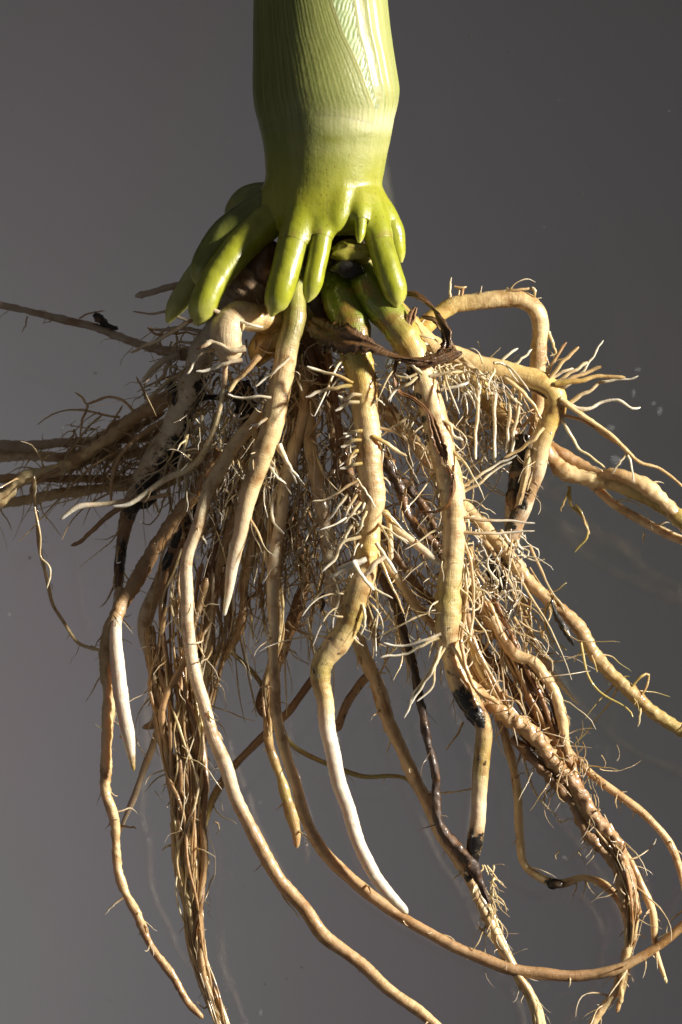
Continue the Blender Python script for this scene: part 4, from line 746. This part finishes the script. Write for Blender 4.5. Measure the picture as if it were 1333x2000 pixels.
# ------------------------------------------------------------------ dried brown leaf remains
def ribbon(name, pts, label, ridges=7, cols=(('dark', 'brown')), thick=1.6, owner=plant):
    """pts: x,y,halfwidth,z,twist(deg)"""
    A = np.asarray(pts, float); Gs = spline(A[:, [0, 1, 3, 2, 4]], 4); P = Gs[:, :3]; Wd = Gs[:, 3]; tw = np.radians(Gs[:, 4]); n = len(P); K = 26
    T = np.gradient(P, axis=0); T /= np.linalg.norm(T, axis=1)[:, None]; zz = np.array([0, 0, 1.]); A0 = np.cross(T, zz); A0 /= np.linalg.norm(A0, axis=1)[:, None]; B0 = np.cross(T, A0)
    X = A0 * np.cos(tw)[:, None] + B0 * np.sin(tw)[:, None]; Y = -A0 * np.sin(tw)[:, None] + B0 * np.cos(tw)[:, None]
    a = np.linspace(0, 2 * math.pi, K, endpoint=False); s = np.arange(n) * 4.
    u = np.cos(a)[None]; v = np.sin(a)[None]
    fold = .22 * np.sin(u * ridges + ev(waves(2, .03, 1.2), s)[:, None]) + .16 * np.sin(u * ridges * 2.7 + s[:, None] * .05)
    edge = 1 + .18 * np.sin(s * .35 + 1)[:, None] * np.sign(u) * .5 + .10 * rng.normal(0, 1, (n, 1))
    V = P[:, None] + X[:, None] * (u * Wd[:, None] * edge)[..., None] + Y[:, None] * ((v * thick + fold * np.minimum(Wd, 12)[:, None] * .9))[..., None]
    V = V.reshape(-1, 3); i = np.arange(n - 1)[:, None] * K; j = np.arange(K)[None]; j2 = (j + 1) % K
    F = np.stack([i + j, i + j2, i + K + j2, i + K + j], -1).reshape(-1, 4)
    f = (.5 + .5 * np.sin(u * ridges * 2.3 + s[:, None] * .03))[..., None]; cc = (C[cols[0]] * (1 - f) + C[cols[1]] * f).reshape(-1, 3)
    uv = np.stack(np.broadcast_arrays(u * 3, s[:, None] / 10), -1).reshape(-1, 2)
    o = mesh_obj(name, V, F, M_leaf, owner, cc, np.zeros(len(V)), uv); o['label'] = label; return o
ribbon('dried_leaf', [(606,628,14,70,10),(640,652,26,104,5),(680,664,27,130,0),(720,674,16,136,20),(760,690,10,138,60),(800,702,10,136,100),(845,700,12,132,60),(875,690,12,126,20),(898,690,4,122,0)], 'broad torn dark leaf remnant wrapped across the two thick roots')
ribbon('dried_leaf', [(735,680,8,132,40),(775,700,8,136,80),(815,712,9,138,120),(850,706,9,136,160),(890,692,9,128,190),(903,688,3,124,200)], 'twisted dark fibrous strip under the torn leaf')
ribbon('dried_leaf', [(790,572,5,60,20),(815,577,8,70,40),(840,596,8,84,80),(858,622,10,98,120),(872,652,11,108,150),(870,680,10,116,180),(850,698,7,124,200)], 'dark leaf strip curling up at the right of the crown')
ribbon('dried_leaf', [(825,618,4,60,0),(850,625,6,70,30),(868,648,8,84,60),(885,678,9,100,90),(894,692,4,110,90)], 'short curled leaf strip beside the arching root', cols=('dark','dtan'))
ribbon('dried_leaf', [(812,600,4,110,0),(803,622,9,112,15),(797,650,3,112,30)], 'rust coloured leaf flake standing on the crown', cols=('rust','dtan'))
ribbon('dried_leaf', [(775,702,4,126,20),(771,735,3.5,128,50),(781,765,4,132,30),(806,778,5,134,10),(838,806,4,138,30),(847,830,9,140,10),(858,865,11,142,0),(868,885,8,142,-20),(872,905,3,140,0),(882,925,4,140,20),(887,955,6,140,50),(876,985,5,140,70),(855,999,3,136,40),(820,999,2,130,10)], 'narrow rusty leaf thread winding down the right thick root', cols=('rust','brown'), thick=1.0)
ribbon('dried_leaf', [(590,640,22,30,0),(615,700,22,30,20),(640,760,14,20,40),(660,800,5,10,60)], 'dark red brown sheath scrap under the crown', cols=('dark','rust'))
ribbon('dried_leaf', [(560,700,26,0,0),(570,760,30,-6,10),(590,820,20,-16,20),(600,870,8,-26,30)], 'black rotten sheath piece in the middle of the tangle', cols=('black','dark'))
ribbon('dried_leaf', [(470,745,18,20,0),(480,790,24,10,20),(500,840,20,0,30),(505,880,8,-10,30)], 'dark wet sheath scrap left of the middle', cols=('black','dark'))
ribbon('dried_leaf', [(680,700,7,10,0),(700,740,8,4,10),(715,790,6,-6,0)], 'thin dark scrap behind the centre root', cols=('dark','rust'))

# ------------------------------------------------------------------ debris and soil resting on the roots
def debris(name, pts, label, cat, col='black', sides=8, group=None):
    t = tube([(x, y, r, z) for x, y, r, z in pts], 4, sides, [(0, col), (1, col)], 1.0, .25, True, .2)
    o = mesh_obj(name, t[0], t[1], M_leaf, None, t[2], t[3], t[4]); return tag(o, label, cat, group)
debris('bark_fragment', [(184,613,4,-118),(196,624,8,-116),(212,636,8,-114),(232,643,4,-114)], 'black bark fragment lying on the thin grey root at upper left', 'bark fragment')
debris('bark_fragment', [(1077,1170,2,44),(1085,1195,5,44),(1098,1218,8,44),(1110,1240,7,42),(1121,1263,2,40)], 'black pointed bark sliver stuck on the long diagonal root at right', 'bark fragment')
debris('twig_fragment', [(330,752,7,-40),(350,766,8,-40),(385,772,8,-44),(420,776,7,-50),(450,778,6,-60)], 'dark broken twig lying level in the left tangle', 'twig')
debris('twig_fragment', [(334,755,6,-36),(342,775,7,-36),(346,795,3,-36)], 'stubby dark twig pointing down at the end of the level twig', 'twig')
debris('bark_fragment', [(525,722,6,112),(515,740,8,112),(508,760,6,110),(505,770,3,110)], 'small black bark chip left of the greenish cream root', 'bark fragment')
debris('twig_fragment', [(626,1195,3,20),(632,1180,4,20),(628,1165,3,20),(636,1158,2,20)], 'tiny crooked dark twig beside the knobbed part of the centre root', 'twig', 'dark')
def soil(c, r, seed, lab):
    o = lump('soil_clump', c, r, C['black'], M_leaf, seed, .45, parent=None, sub_=3); return tag(o, lab, 'soil clump')
soil((675,524,84), (34,17,16), 11, 'wet black soil clump under the broken stub at the crown')
soil((808,735,84), (15,26,12), 12, 'soil clump beside the right thick root under the dark leaf')
soil((1006,978,26), (17,22,12), 14, 'soil clump on the root below the bend at right')
soil((970,1120,16), (17,30,14), 15, 'lower soil clump where the blackened right root ends')
soil((1085,1729,8), (18,9,10), 16, 'black soil knot on the slim bending root at lower right')
soil((283,962,-104), (22,30,16), 17, 'black soil clump low on the shaded left root')
soil((340,880,-78), (18,34,14), 18, 'black soil clump along the middle of the shaded left root')
print('strands', len(lets), 'verts', sum(len(o.data.vertices) for o in sc.objects if o.type == 'MESH'))
